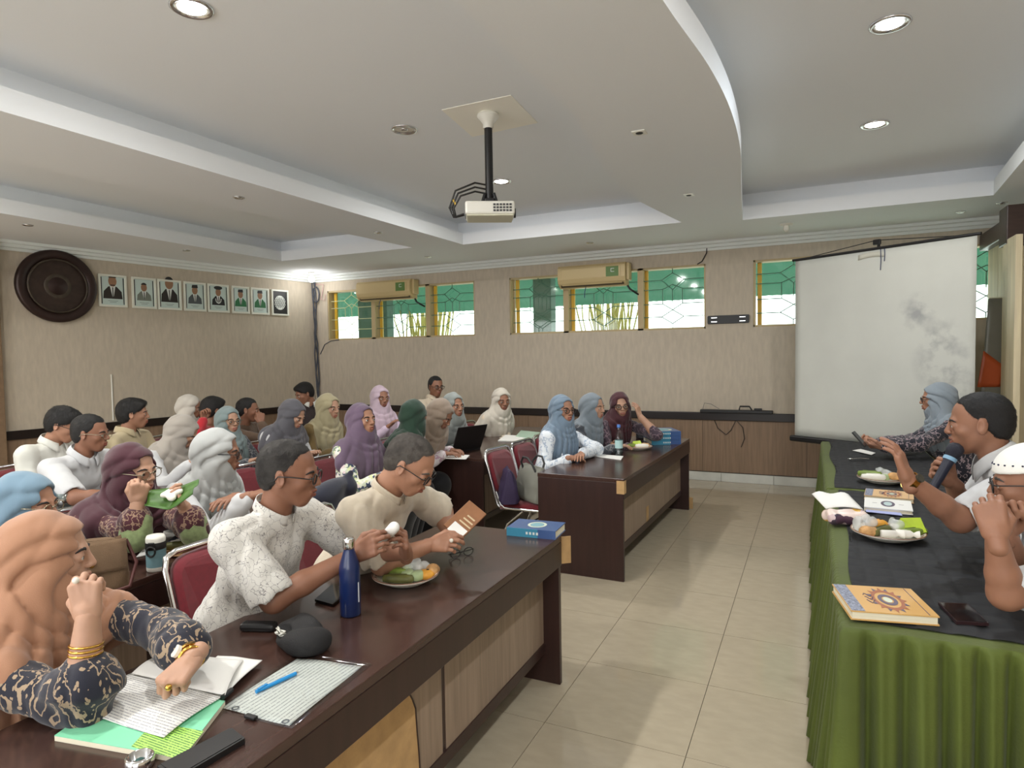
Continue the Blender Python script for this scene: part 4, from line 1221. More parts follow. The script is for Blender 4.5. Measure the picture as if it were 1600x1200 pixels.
        def dd(x, y, z):
            dx, dy, dz = x-Hc[0], y-Hc[1], z-Hc[2]
            zl = dx*U[0]+dy*U[1]+dz*U[2]; yl = dx*Lh[0]+dy*Lh[1]+dz*Lh[2]; xl = dx*Fh[0]+dy*Fh[1]+dz*Fh[2]
            rr = np.sqrt(xl**2+yl**2+zl**2)
            n1 = W1(x, y, z)
            swag = np.exp(-((rr-.125)/.065)**2)*(1-2*np.abs(np.sin(sf*rr+.8*n1+5*yl)))
            th = np.arctan2(yl, xl+.06)
            dr = np.clip((-.01-zl)/.16, 0, 1)*(1-2*np.abs(np.sin(k9*kf*th+1.1*n1)))
            hood = np.clip((zl-.0)/.06, 0, 1)*np.clip((.05-xl)/.06, 0, 1)*(1-2*np.abs(np.sin(34*(xl*.8-zl*.40)+.9*n1)))
            return .0066*swag+.0100*dr+.0034*hood+.0012*W2(x, y, z)+(.0024, .0022, .0016)[q]*c1(x, y, z)+(.0014, .0012, .0007)[q]*c2(x, y, z)
        e.disp = dd
        e.ell(hw((.100, 0, .002)), np.array((.090, .0640, .087))*hh_, Rh, 's', .008)
        v, f = e.mesh(hq_, pad=.03)
        mesh_obj('headscarf', [(v, f, 0)], [scarf], root)
        # inner band that frames the face
        pts = []
        for k in range(22):
            a = R(-70+320*k/21); pts.append(hw((.062-.012*math.sin(a), .0615*math.cos(a), .078*math.sin(a)+.004)))
    # ---- hair
    if hair:
        e = SDF(.010)
        hh_ = hs
        hz = {'short': (.058, .058, .0), 'grey': (.046, .060, .0), 'bald': (.012, .050, .0), 'thick': (.062, .040, .012)}[hair]
        tk = {'short': .0055, 'grey': .0028, 'bald': .0022, 'thick': .016}[hair]
        e.ell(hw((-.016, 0, .036)), np.array((.099+tk, .077+tk*.6, .084+tk))*hh_, Rh).ell(hw((-.050, 0, -.015)), np.array((.056+tk, .063+tk*.5, .060+tk))*hh_, Rh, k=.03)
        if hair == 'thick': e.ell(hw((.048, 0, .084)), np.array((.048, .058, .032))*hh_, Rh, k=.03)
        nrm = Rh@np.array((.82, 0, -.57)); e.cut(hw((hz[0], 0, hz[1])), nrm, k=.020)
        nrm2 = Rh@np.array((.30, 0, -1)); e.cut(hw((-.03, 0, -.072)), nrm2, k=.022)
        for y in (-1, 1):
            e.ell(hw((-.004, .088*y, -.014)), np.array((.025, .02, .032))*hh_, Rh, 's', .008)
            e.ell(hw((.050, .074*y, -.034)), np.array((.050, .045, .060))*hh_, Rh, 's', .014)
            if hair in ('grey', 'bald', 'short'): e.ell(hw((.084, .054*y, .064)), np.array((.040, .030, .034))*hh_, Rh, 's', .016)
        wv = wob(seedn+2, 150)
        wv2 = wob(seedn+4, 320)
        e.disp = lambda x, y, z: .0016*wv(x, y, z)+.0010*wv2(x, y, z)
        v, f = e.mesh((.008, .006, .0042)[q])
        # short combed strands over the scalp mass
        rs = np.random.RandomState(seedn); nb = (900, 1800, 5200)[q]
        tri = f[rs.randint(0, len(f), nb)]; wgt = rs.dirichlet((1, 1, 1, 1), nb)
        p = (v[tri]*wgt[:, :, None]).sum(1)
        nrm = np.cross(v[tri[:, 1]]-v[tri[:, 0]], v[tri[:, 2]]-v[tri[:, 0]]); nrm /= np.linalg.norm(nrm, axis=1)[:, None]+1e-9
        if ((p-hw((-.016, 0, .03)))*nrm).sum() < 0: nrm = -nrm
        comb = Rh@np.array((-.55, 0, -.65) if hair != 'thick' else (.15, 0, -.8))
        dr_ = comb+rs.normal(0, .28, (nb, 3)); dr_ -= nrm*(dr_*nrm).sum(1)[:, None]; dr_ /= np.linalg.norm(dr_, axis=1)[:, None]+1e-9
        ln_ = ({'short': .014, 'grey': .013, 'bald': .010, 'thick': .026}[hair]*rs.uniform(.6, 1.2, nb))[:, None]
        sd_ = np.cross(nrm, dr_)*(.0011 if q == 2 else .002)
        a_ = p-sd_; b2 = p+sd_; c_ = p+dr_*ln_+nrm*ln_*(.20 if hair != 'bald' else .12)
        sv = np.stack([a_, b2, c_], 1).reshape(-1, 3); sf = np.arange(nb*3).reshape(-1, 3)
        mesh_obj('hair', [(v, f, 0), (sv, sf.tolist(), 0)], [hairmat or M_hairb], root)
    if collar is not None:
        kind, cm = collar
        mb = MB(); n = 28
        A = np.stack([fwd, lf, spn], 1)
        cb = Nb+spn*.030*s
        rr = .074*s
        def cp_(a, r, z, tipx=0): return tuple(cb+A@np.array(((r+.004)*math.cos(a)-.004, r*math.sin(a), z)))
        if kind == 'shirt':
            a0 = R(16); inner, outer = [], []
            for k in range(n+1):
                a = a0+(2*PI-2*a0)*k/n
                fr = max(0, math.cos(a)); 
                inner.append((a, rr*.93, .034*s-.030*s*fr**2)); outer.append((a, rr*(1.16+.22*fr**3), -.012*s-.045*s*fr**3))
            def fl(u, v):
                k = u*n; i = min(n-1, int(k)); t_ = k-i
                A0 = [inner[i][j]+(inner[i+1][j]-inner[i][j])*t_ for j in range(3)]; B0 = [outer[i][j]+(outer[i+1][j]-outer[i][j])*t_ for j in range(3)]
                r_ = A0[1]+(B0[1]-A0[1])*v; z_ = A0[2]+(B0[2]-A0[2])*v+.008*math.sin(v*PI)
                return cp_(A0[0], r_, z_)
            mb.sheet(fl, n, 4, th=.003)
        else:
            def fl(u, v):
                a = R(12)+(2*PI-2*R(12))*u; fr = max(0, math.cos(a))
                return cp_(a, rr*(.98-.06*v), (-.012+.036*v)*s-.022*s*fr**2)
            mb.sheet(fl, n, 3, th=.003)
        # button placket down the chest
        mb.build('collar', cm, root)
    if specs is not None:
        mb = MB(); r = .0022
        for y in (-1, 1):
            mb.tube([hw((.1015-.010*abs(math.cos(a)*.5+.5*y*1)*0, .034*y+.0235*math.cos(a), .000+.0185*math.sin(a)*(1.0 if math.sin(a) > 0 else 1.05))) for a in [2*PI*k/18 for k in range(18)]], r*hs*(1.2 if specs is M_specs else .8), 6, closed=True)
            mb.tube([hw((.100, .057*y, .008)), hw((.090, .074*y, .009)), hw((.03, .0835*y, .010)), hw((-.014, .084*y, .006)), hw((-.026, .083*y, -.012))], r*hs, 6)
        mb.tube([hw((.1015, -.011, .004)), hw((.108, 0, .008)), hw((.1015, .011, .004))], r*hs, 6)
        g_ = mb.build('spectacles', specs, root)
        for y in (-1, 1):
            ln = MB()
            ln.add([tuple(hw((.1005, .034*y+.0225*math.cos(a), .0175*math.sin(a)))) for a in [2*PI*k/16 for k in range(16)]], [tuple(range(16))])
            ln.build('lens', M_lens, g_)
    root_info = dict(root=root, org=org, arms=arms, hw=hw, Rh=Rh, Rb=Rb, bw=bw, Nb=Nb, s=s, S=S, hs=hs, fw=fw, lf=lf)
    if extra: extra(root_info)
    return root_info
M_black_cloth = cloth('black_cloth', (26, 26, 30))

# ---------------------------------------------------------------- the people
C_peach = cloth('peach_scarf', (164, 120, 92)); C_lblue = cloth('light_blue_scarf', (104, 130, 148)); C_maroon = cloth('maroon_scarf', (64, 24, 36))
C_lgrey = cloth('pale_grey_scarf', (165, 167, 165)); C_cream = cloth('cream_scarf', (189, 183, 173)); C_greige = cloth('greige_scarf', (158, 151, 142))
C_teal = cloth('grey_teal_scarf', (119, 134, 134)); C_char = cloth('charcoal_scarf', (82, 81, 87)); C_olive = cloth('olive_scarf', (156, 147, 116))
C_mauve = cloth('mauve_scarf', (100, 82, 102)); C_pink = cloth('pale_pink_scarf', (189, 169, 182)); C_green = cloth('dark_green_scarf', (29, 57, 42))
C_tan = cloth('tan_scarf', (146, 130, 115)); C_sage = cloth('sage_grey_scarf', (135, 141, 138)); C_ivory = cloth('ivory_scarf', (192, 185, 172))
C_blue = cloth('dusty_blue_scarf', (113, 132, 150)); C_bgrey = cloth('blue_grey_scarf', (120, 130, 138)); C_wine = cloth('wine_scarf', (69, 28, 36)); C_grey2 = cloth('cool_grey_scarf', (129, 139, 147))
T_white = cloth('white_cotton', (196, 197, 198)); T_white2 = cloth('off_white_cotton', (192, 190, 184)); T_beige = cloth('beige_linen', (196, 184, 164), var=(30, .06)); T_khaki = cloth('khaki_cotton', (176, 162, 130))
T_brown = cloth('brown_shirt', (92, 72, 56)); T_jack = cloth('dark_brown_jacket', (46, 34, 34)); T_olive = cloth('olive_brown_dress', (104, 84, 44)); T_lila = cloth('pale_lilac_blouse', (206, 186, 206))
T_grey = cloth('pale_grey_shirt', (204, 204, 196)); T_red = cloth('red_cloth', (176, 24, 38)); T_sagec = cloth('grey_green_dress', (96, 104, 96)); T_iv = cloth('ivory_dress', (206, 192, 170)); T_dg = cloth('dark_green_dress', (48, 66, 54))
T_crack = pattern(cloth('crackle_print', (222, 218, 208)), 'crackle', [(206, 203, 196), (84, 80, 84)], 30, .22, .032)
T_batik = pattern(cloth('navy_batik', (24, 26, 42)), 'batik', [(22, 24, 40), (160, 138, 112)], 62, .05, .30, vec=(1, 1, .6))
T_batik2 = pattern(cloth('maroon_green_batik', (96, 34, 46)), 'noise', [(70, 26, 36), (150, 122, 100), (74, 28, 38)], 34)
T_sleeve = cloth('green_cuff_cloth', (140, 156, 108), var=(40, .2))
T_flor = pattern(cloth('floral_print', (220, 222, 200)), 'patches', [(226, 228, 208), (60, 72, 96), (214, 220, 170), (232, 232, 222), (120, 140, 120), (206, 214, 190), (226, 208, 206)], 52, .03)
T_wflor = pattern(cloth('white_floral', (216, 222, 228)), 'noise', [(222, 227, 232), (168, 182, 200), (222, 227, 232)], 22)
T_gflor = pattern(cloth('dark_grey_floral', (60, 66, 72)), 'noise', [(58, 62, 70), (122, 122, 124), (66, 70, 76)], 20)
T_wineb = pattern(cloth('dark_wine_print', (62, 44, 56)), 'noise', [(58, 42, 54), (116, 96, 104), (60, 46, 58)], 20)
T_dkfl = pattern(cloth('dark_print_dress', (30, 30, 40)), 'noise', [(28, 28, 40), (150, 132, 136), (30, 32, 44)], 26)
T_pinkf = pattern(cloth('white_pink_print', (226, 214, 218)), 'noise', [(228, 218, 220), (196, 160, 180), (228, 220, 222)], 18)
B_navy = cloth('navy_trousers', (30, 32, 46)); B_brown = cloth('brown_trousers', (66, 54, 46))
S1, S2, S3, S4 = (166, 122, 98), (148, 106, 84), (180, 140, 116), (140, 98, 77)
PEOPLE = {}
def P(key, lab, *a, **k):
    PEOPLE[key] = person(lab, *a, **k); PEOPLE[key]['yaw'] = k.get('yaw', 0); PEOPLE[key]['lab'] = lab
    return PEOPLE[key]
P('peach', 'person in a peach headscarf and navy batik blouse with raised hand, nearest the camera', (-1.967, 1.062, 1.095), 50, 4, -4, hip=(-2.1, 1.0), yaw=6, lean=.16, q=2, s=1.06, sk=S3, top=T_batik, scarf=C_peach, drape=.16, scarf_back=.06, fat=1.15,
  RH=dict(w=(-1.656, 0.982, 1.004), e=(-1.649, 0.953, 0.789), f=(-.25, .1, 1), n=(-.6, .8, 0), pose='grip', cuff=.20, cr=.082), LH=dict(w=(-1.453, 1.115, 0.876), e=(-1.692, 1.224, 0.868), f=(.25, -1, -.30), n=(-.1, 0, -1), pose='fist', cuff=.66, cr=.062))
P('crackle', 'person in a white crackle-print shirt and glasses folding a napkin', (-1.714, 1.741, 1.235), 27, 9, 3, hip=(-2.02, 1.76), yaw=5, lean=.26, sex='m', q=2, s=1.03, sk=S4, top=T_crack, sleeve='short', hair='grey', hairmat=M_hairg, collar=('band', T_crack), specs=M_specs, bottom=B_brown, fat=1.34, loose=1.2,
  RH=dict(w=(-1.481, 1.813, 0.945), e=(-1.641, 1.578, 0.841), f=(.75, .1, .42), n=(-.2, .9, -.3), pose='hold'), LH=dict(w=(-1.399, 2.004, 0.903), f=(.3, -.55, .8), n=(-.75, -.6, 0), pose='hold', pole=(0, 1, -1)))
P('beige', 'person in a beige linen shirt and dark glasses reading a tablet', (-1.487, 2.177, 1.209), 12, 34, 2, hip=(-1.98, 2.3), yaw=0, lean=.28, sex='m', q=2, s=1.03, sk=S1, top=T_beige, sleeve='short', hair='grey', hairmat=M_hairp, collar=('band', T_beige), specs=M_specs, bottom=B_brown, fat=1.38, loose=1.2,
  RH=dict(w=(-1.424, 2.234, 0.872), e=(-1.556, 2.060, 0.827), f=(1, -.1, .22), n=(-.1, .8, -.55), pose='hold'), LH=dict(w=(-1.449, 2.420, 0.840), e=(-1.553, 2.530, 0.926), f=(.75, -.5, .35), n=(.2, -.5, .8), pose='hold'))
P('ltblue', 'person in a light blue headscarf at the left edge behind the peach scarf', (-2.775, 1.435, 1.094), 28, 6, 0, hip=(-3.3, 1.42), yaw=10, lean=.14, q=1, s=1.04, sk=S1, top=T_white2, scarf=C_lblue, drape=.10, specs=M_specw)
P('maroon', 'person in a maroon headscarf and glasses holding food on a leaf', (-2.927, 1.973, 1.128), 12, 6, 3, hip=(-3.3, 1.97), yaw=0, lean=.2, q=2, s=1.06, sk=S3, top=T_batik2, scarf=C_maroon, drape=.14, specs=M_specw,
  RH=dict(w=(-2.707, 1.839, 1.028), e=(-2.714, 1.828, 0.875), f=(.35, -.05, 1), n=(-.8, .5, .2), pose='fist', cuff=.42, cr=.062), LH=dict(w=(-2.590, 1.980, 0.983), e=(-2.600, 2.036, 0.850), f=(-.1, -.5, .7), n=(.1, -.4, 1), pose='hold', cuff=.5, cr=.06))
P('white', 'person in a pale grey headscarf and white blouse with folded arms', (-2.851, 2.397, 1.156), 36, 6, 2, hip=(-3.28, 2.42), yaw=4, lean=.18, q=2, s=1.05, sk=S2, top=T_white, scarf=C_lgrey, drape=.04, scarf_back=.03, specs=M_specs,
  RH=dict(w=(-2.549, 2.308, 0.965), f=(.3, 1, .1), pose='rest'), LH=dict(w=(-2.654, 2.314, 0.949), f=(.2, -1, 0), pose='rest'))
P('wshirt', 'person in a white collared shirt and thin glasses beside the glass cup', (-4.385, 2.674, 1.172), 32, 8, 2, hip=(-4.72, 2.66), yaw=8, lean=.18, sex='m', q=1, s=1.07, sk=S4, top=T_white, sleeve='short', hair='short', hairmat=M_hairb, collar=('shirt', T_white), specs=M_specw, bottom=B_navy, fat=1.08,
  RH=dict(w=(-4.001, 2.614, 0.802), e=(-4.164, 2.427, 0.804)))
P('wshirt2', 'person in a pale shirt with black hair, bowed, behind the white-shirted man', (-5.025, 2.872, 1.187), 30, 22, 0, yaw=10, lean=.22, sex='m', q=1, s=1.07, sk=S1, top=T_grey, sleeve='short', hair='thick', collar=('shirt', T_grey), specs=M_specs, bottom=B_navy)
P('khaki', 'person in a khaki shirt with thick black hair looking to the right', (-5.180, 3.519, 1.206), 48, 4, 0, yaw=20, lean=.05, sex='m', q=1, s=1.06, sk=S1, top=T_khaki, hair='thick', collar=('shirt', T_khaki), bottom=B_brown)
P('bowed', 'person in a greige headscarf and white blouse bowing forward', (-4.447, 3.414, 1.088), 38, 36, 0, yaw=20, lean=.26, q=1, s=1.05, sk=S3, top=T_white, scarf=C_greige, drape=.08, RH=dict(w=(-4.120, 3.227, 0.905)))
P('cream', 'person in a cream headscarf by the left wall, farthest in the left corner', (-5.805, 4.550, 1.164), 34, 14, 0, yaw=20, lean=.06, q=0, s=1.06, sk=S2, top=T_iv, scarf=C_cream, drape=.16)
P('redscarf', 'person with black hair and a red scarf, seen from behind', (-5.246, 4.370, 1.165), 75, 10, 0, yaw=40, lean=.1, q=0, s=1.04, sk=S2, top=T_red, hair='thick', RH=dict(w=(-5.077, 4.115, 1.107), f=(.2, 0, 1), pose='grip'))
P('teal', 'person in a grey-teal headscarf and glasses looking towards the camera', (-4.621, 3.998, 1.115), -8, 2, 0, yaw=0, lean=.05, q=1, s=1.03, sk=S3, top=T_gflor, scarf=C_teal, drape=.08, specs=M_specw)
P('brown', 'person in a brown shirt resting chin on hand by the left wall', (-5.182, 4.731, 1.136), 36, 6, 0, yaw=10, lean=.08, sex='m', q=1, s=1.05, sk=S4, top=T_brown, hair='short', RH=dict(w=(-4.985, 4.706, 1.020), e=(-4.915, 4.730, 0.827), f=(-.3, .2, 1), pose='grip'))
P('charcoal', 'person in a charcoal headscarf and white blouse looking down', (-4.182, 4.316, 1.152), 8, 30, 0, hip=(-4.48, 4.33), yaw=0, lean=.14, q=1, s=1.06, sk=S3, top=T_white, scarf=C_char, drape=.12)
P('jacket', 'person in a dark brown jacket in the room corner with head turned away', (-5.604, 5.974, 1.224), -110, 22, 0, yaw=-30, lean=.0, sex='m', q=0, s=1.06, sk=S2, top=T_jack, hair='thick', collar=('shirt', T_grey))
P('olive', 'person in an olive headscarf and brown dress behind the mauve scarf', (-4.235, 4.845, 1.171), -4, 8, 0, hip=(-4.46, 4.86), yaw=-4, lean=.06, q=1, s=1.08, sk=S3, top=T_olive, scarf=C_olive, drape=.10)
P('mauve', 'person in a mauve headscarf and floral dress looking up to the right', (-3.116, 3.932, 1.169), -8, -4, 0, yaw=0, lean=.10, q=1, s=1.07, sk=S1, top=T_flor, scarf=C_mauve, drape=.12, scarf_back=.06)
P('pink', 'person in a pale pink headscarf and lilac blouse near the back wall', (-4.269, 5.715, 1.205), -26, 4, 0, yaw=-12, lean=.04, q=1, s=1.06, sk=S2, top=T_lila, scarf=C_pink, drape=.08, RH=dict(w=(-4.084, 5.566, 0.904)))
P('green', 'person in a dark green headscarf turned away from the camera', (-2.977, 4.439, 1.155), 78, 14, 0, hip=(-3.36, 4.32), yaw=20, lean=.12, q=1, s=1.08, sk=S1, top=T_dg, scarf=C_green, drape=.12, scarf_back=.08)
P('tan', 'person in a tan headscarf writing at the desk edge with bowed head', (-2.938, 4.788, 1.140), 6, 38, 0, hip=(-3.42, 5.0), yaw=0, lean=.24, q=1, s=1.05, sk=S2, top=T_pinkf, scarf=C_tan, drape=.10,
  RH=dict(w=(-2.939, 4.830, 0.790), f=(1, .3, 0)), LH=dict(w=(-2.971, 5.018, 0.790), f=(1, -.2, 0)))
P('sage', 'person in a sage grey headscarf and dress behind the open laptop', (-3.140, 5.358, 1.164), -22, 2, 3, hip=(-3.46, 5.4), yaw=-5, lean=.06, q=1, s=1.06, sk=S1, top=T_sagec, scarf=C_sage, drape=.16, specs=None)
P('back', 'person with glasses and short black hair alone before the back wall', (-4.256, 6.830, 1.274), -30, 6, 0, yaw=-20, lean=.0, sex='m', q=1, s=1.08, sk=S4, top=T_iv, hair='short', specs=M_specs, collar=('shirt', T_iv))
P('ivory', 'person in an ivory headscarf and dress, hands folded by the papers', (-3.158, 6.454, 1.141), -42, 8, 0, hip=(-3.46, 6.5), yaw=-14, lean=.06, q=1, s=1.10, sk=S2, top=T_iv, scarf=C_ivory, drape=.16, RH=dict(w=(-3.172, 6.149, 0.703), f=(.5, .6, 0)), LH=dict(w=(-3.059, 6.203, 0.708), f=(.5, -.6, 0)))
P('blue', 'person in a dusty blue headscarf, glasses and white floral blouse at the front desk', (-1.974, 5.241, 1.161), -30, 0, 0, hip=(-2.12, 5.25), yaw=-4, lean=.06, q=2, s=1.09, sk=S1, top=T_wflor, scarf=C_blue, drape=.10, specs=M_specs, RH=dict(w=(-1.804, 4.971, 0.789), f=(.6, .8, -.1)), LH=dict(w=(-1.760, 5.103, 0.804), e=(-1.719, 5.399, 0.808), f=(.2, -1, 0)))
P('bgrey', 'person in a blue-grey headscarf beside the water bottle', (-1.855, 5.739, 1.146), -12, 4, 0, hip=(-2.12, 5.75), yaw=-4, lean=.08, q=1, s=1.07, sk=S3, top=T_gflor, scarf=C_bgrey, drape=.10, RH=dict(w=(-1.594, 5.569, 0.819), f=(.8, .3, 0)))
P('wine', 'person in a wine headscarf and glasses leaning an ear on one hand', (-1.721, 6.188, 1.131), -62, 4, 4, hip=(-2.08, 6.25), yaw=-20, lean=.08, q=1, s=1.07, sk=S3, top=T_wineb, scarf=C_wine, drape=.10, specs=M_specs,
  LH=dict(w=(-1.506, 6.118, 1.041), e=(-1.348, 6.128, 0.859), f=(-.4, .1, 1), n=(-1, .3, 0), pose='rest', cuff=.35), RH=dict(w=(-1.538, 5.869, 0.774), f=(1, .3, 0)))
P('phone', 'person in a cool grey headscarf and dark dress in profile, looking at a phone', (0.921, 6.161, 1.235), 178, 4, 0, hip=(1.16, 6.18), yaw=180, lean=.04, q=2, s=1.08, sk=S1, top=T_dkfl, scarf=C_grey2, drape=.05, scarf_back=.04, specs=M_specs,
  LH=dict(w=(0.493, 5.667, 0.896), f=(-1, .1, .12), n=(.1, .5, .9), pose='hold', cuff=.9, cr=.05), RH=dict(w=(0.475, 5.769, 0.901), f=(-1, -.2, .15), n=(0, -.3, 1), pose='hold', cuff=.9, cr=.05))
P('speaker', 'person in a white shirt speaking into a microphone with one hand raised', (0.621, 3.173, 1.338), 170, 8, 0, hip=(1.1, 3.2), yaw=176, lean=.16, sex='m', q=2, s=1.08, sk=S2, top=T_white, sleeve='short', hair='grey', hairmat=M_hairb, collar=('shirt', T_white), bottom=B_navy, fat=1.1,
  LH=dict(w=(0.326, 2.782, 1.163), e=(0.505, 2.859, 1.006), f=(-.35, .1, 1), n=(-.9, .3, -.2), pose='rest'), RH=dict(w=(0.526, 3.160, 1.096), e=(0.604, 3.289, 0.945), f=(-.6, -.3, .55), n=(.1, -.9, .5), pose='grip'))
P('cap', 'person in a white cap and glasses with clasped hands, at the right edge', (0.661, 2.631, 1.194), 172, 6, 0, hip=(1.14, 2.66), yaw=178, lean=.12, sex='m', q=2, s=1.08, sk=S2, top=T_white, sleeve='short', hair='bald', hairmat=M_hairp, specs=M_specs, collar=('shirt', T_white), bottom=B_navy,
  LH=dict(w=(0.497, 2.306, 1.089), e=(0.533, 2.347, 0.906), f=(-.15, .35, 1), n=(.15, .9, -.2), pose='clasp'), RH=dict(w=(0.557, 2.466, 1.065), e=(0.648, 2.640, 0.827), f=(-.1, -.35, 1), n=(.1, -.9, -.2), pose='clasp'))

# worn things
def child_world(info, mb, name, m):
    mb.v = [tuple(np.array(v)-info['org']) for v in mb.v]
    return mb.build(name, m, info['root'])
def band(info, sd, t, r, name, m, n=1, gap=.008, tube=.0025):
    Sh, E, Wd, HM, pose, spec = info['arms'][sd]
    d = (Wd-E)/np.linalg.norm(Wd-E); a = np.cross(d, (0, 0, 1)); a = a/np.linalg.norm(a) if np.linalg.norm(a) > .1 else np.cross(d, (1, 0, 0)); b = np.cross(d, a)
    for k in range(n):
        c = E+(Wd-E)*t+d*gap*k
        MB().tube([tuple(c+(a*math.cos(q)+b*math.sin(q))*r) for q in [2*PI*i/24 for i in range(24)]], tube, 6, closed=True).build(name, m, info['root'])
def watch(info, sd, t, r, m, face):
    Sh, E, Wd, HM, pose, spec = info['arms'][sd]
    d = (Wd-E)/np.linalg.norm(Wd-E); a = np.cross(d, (0, 0, 1)); a /= np.linalg.norm(a); b = np.cross(d, a); c = E+(Wd-E)*t
    o = MB().rings([[tuple(c+d*w_+(a*math.cos(q)+b*math.sin(q))*(r+o_)) for w_, o_ in ((-.010, 0), (.010, 0), (.010, .003), (-.010, .003))] for q in [2*PI*i/24 for i in range(24)]], cap=False, close=True, smooth=False).build('wristwatch', m, info['root'])
    f = -a if a@np.array((0, -1, 0)) < 0 else a
    f = f*.8-b*.6 if True else f
    f /= np.linalg.norm(f)
    MB().cyl(tuple(c+f*r), tuple(c+f*(r+.009)), .016, n=18).build('watch_face', face, o)
def ring(info, sd, p, m, stone=None):
    Sh, E, Wd, HM, pose, spec = info['arms'][sd]
    c = Wd+HM@np.array(p)*info['s']
    mb = MB().ball(tuple(c), .0085, 10, 7)
    mb.build('finger_ring', m, info['root'])
M_pearl = mat('pale_stone', (232, 226, 212), .2)
band(PEOPLE['peach'], 1, .60, .0365, 'bangle', M_gold, n=3, gap=.011, tube=.0032)
ring(PEOPLE['peach'], 1, (.092, .010, .020), M_pearl)
band(PEOPLE['peach'], -1, .97, .031, 'bracelet', M_gold, n=2, gap=.006, tube=.003)
watch(PEOPLE['peach'], -1, .90, .032, M_gold, M_pearl)
ring(PEOPLE['peach'], -1, (.098, .012, .010), M_gold)
ring(PEOPLE['beige'], 1, (.108, .0, .016), M_pearl)
watch(PEOPLE['speaker'], -1, .93, .034, M_gold, mat('watch_dial', (60, 58, 50), .2))
band(PEOPLE['maroon'], 1, .52, .040, 'wrist_band', mat('dark_red_band', (92, 24, 30), .6), n=1, tube=.004)
# green cuffs of the maroon-scarf woman
for sd in (1, -1):
    Sh, E, Wd, HM, pose, spec = PEOPLE['maroon']['arms'][sd]
    e = SDF(.02); e.cone(E-(Wd-E)*.05, E+(Wd-E)*.40, .066, .066)
    w_ = wob(sd+5, 60); e.disp = lambda x, y, z: .006*w_(x, y, z)
    v, f = e.mesh(.008); mesh_obj('cuff', [(v, f, 0)], [T_sleeve], PEOPLE['maroon']['root'])
# cap of the man at the right edge
pi_ = PEOPLE['cap']
e = SDF(.01); e.ell(pi_['hw']((-.014, 0, .040)), np.array((.112, .090, .094))*pi_['hs'], pi_['Rh'])
e.cut(pi_['hw']((-.014, 0, .050)), pi_['Rh']@np.array((-.10, 0, -1.)))
v, f = e.mesh(.005); mesh_obj('white_cap', [(v, f, 0)], [cloth('white_cap_cloth', (232, 232, 226))], pi_['root'])
mb = MB()
for k in range(26):
    a = 2*PI*k/26; mb.ball(tuple(pi_['hw']((-.014+.107*math.cos(a), .086*math.sin(a), .070))), .0035, 6, 4)
mb.build('cap_stitching', mat('cap_dark_stitch', (40, 44, 70), .8), pi_['root'])
# dark seam lines and plackets
def placket(info, m, t0=.42, t1=.93):
    pts = []
    bw = info['bw']
    mb = MB()
    pts = [bw(t0+(t1-t0)*k/8, (.128 if k < 6 else .128-.018*(k-5)), 0) for k in range(9)]
    mb.tube(pts, .0035, 6); mb.build('placket', m, info['root'])
# pen pocket lines on the bands of the white shirts
for k_ in ('wshirt', 'speaker'):
    Sh, E, Wd, HM, pose, spec = PEOPLE[k_]['arms'][1 if k_ == 'wshirt' else -1]

# ---------------------------------------------------------------- a chair under everyone
NAMES = dict(peach='the peach-scarfed', ltblue='the light-blue-scarfed', maroon='the maroon-scarfed', white='the pale-grey-scarfed', wshirt='the white-shirted, thin-spectacled', wshirt2='the pale-shirted, bowed',
    khaki='the khaki-shirted', bowed='the bowing greige-scarfed', cream='the cream-scarfed', redscarf='the red-scarfed', teal='the grey-teal-scarfed', brown='the brown-shirted', charcoal='the charcoal-scarfed', jacket='the dark-jacketed', olive='the olive-scarfed',
    mauve='the mauve-scarfed', pink='the pale-pink-scarfed', green='the dark-green-scarfed', tan='the tan-scarfed', sage='the sage-scarfed', back='the lone back-wall', ivory='the ivory-scarfed', blue='the dusty-blue-scarfed', bgrey='the blue-grey-scarfed', wine='the wine-scarfed', phone='the phone-reading', speaker='the microphone-holding', cap='the white-capped')
for k_, nm in NAMES.items():
    p = PEOPLE[k_]; l = p['org']+p['fw']*.10
    chair('red padded chair under %s person' % nm, (l[0], l[1], 0), R(p['yaw']))

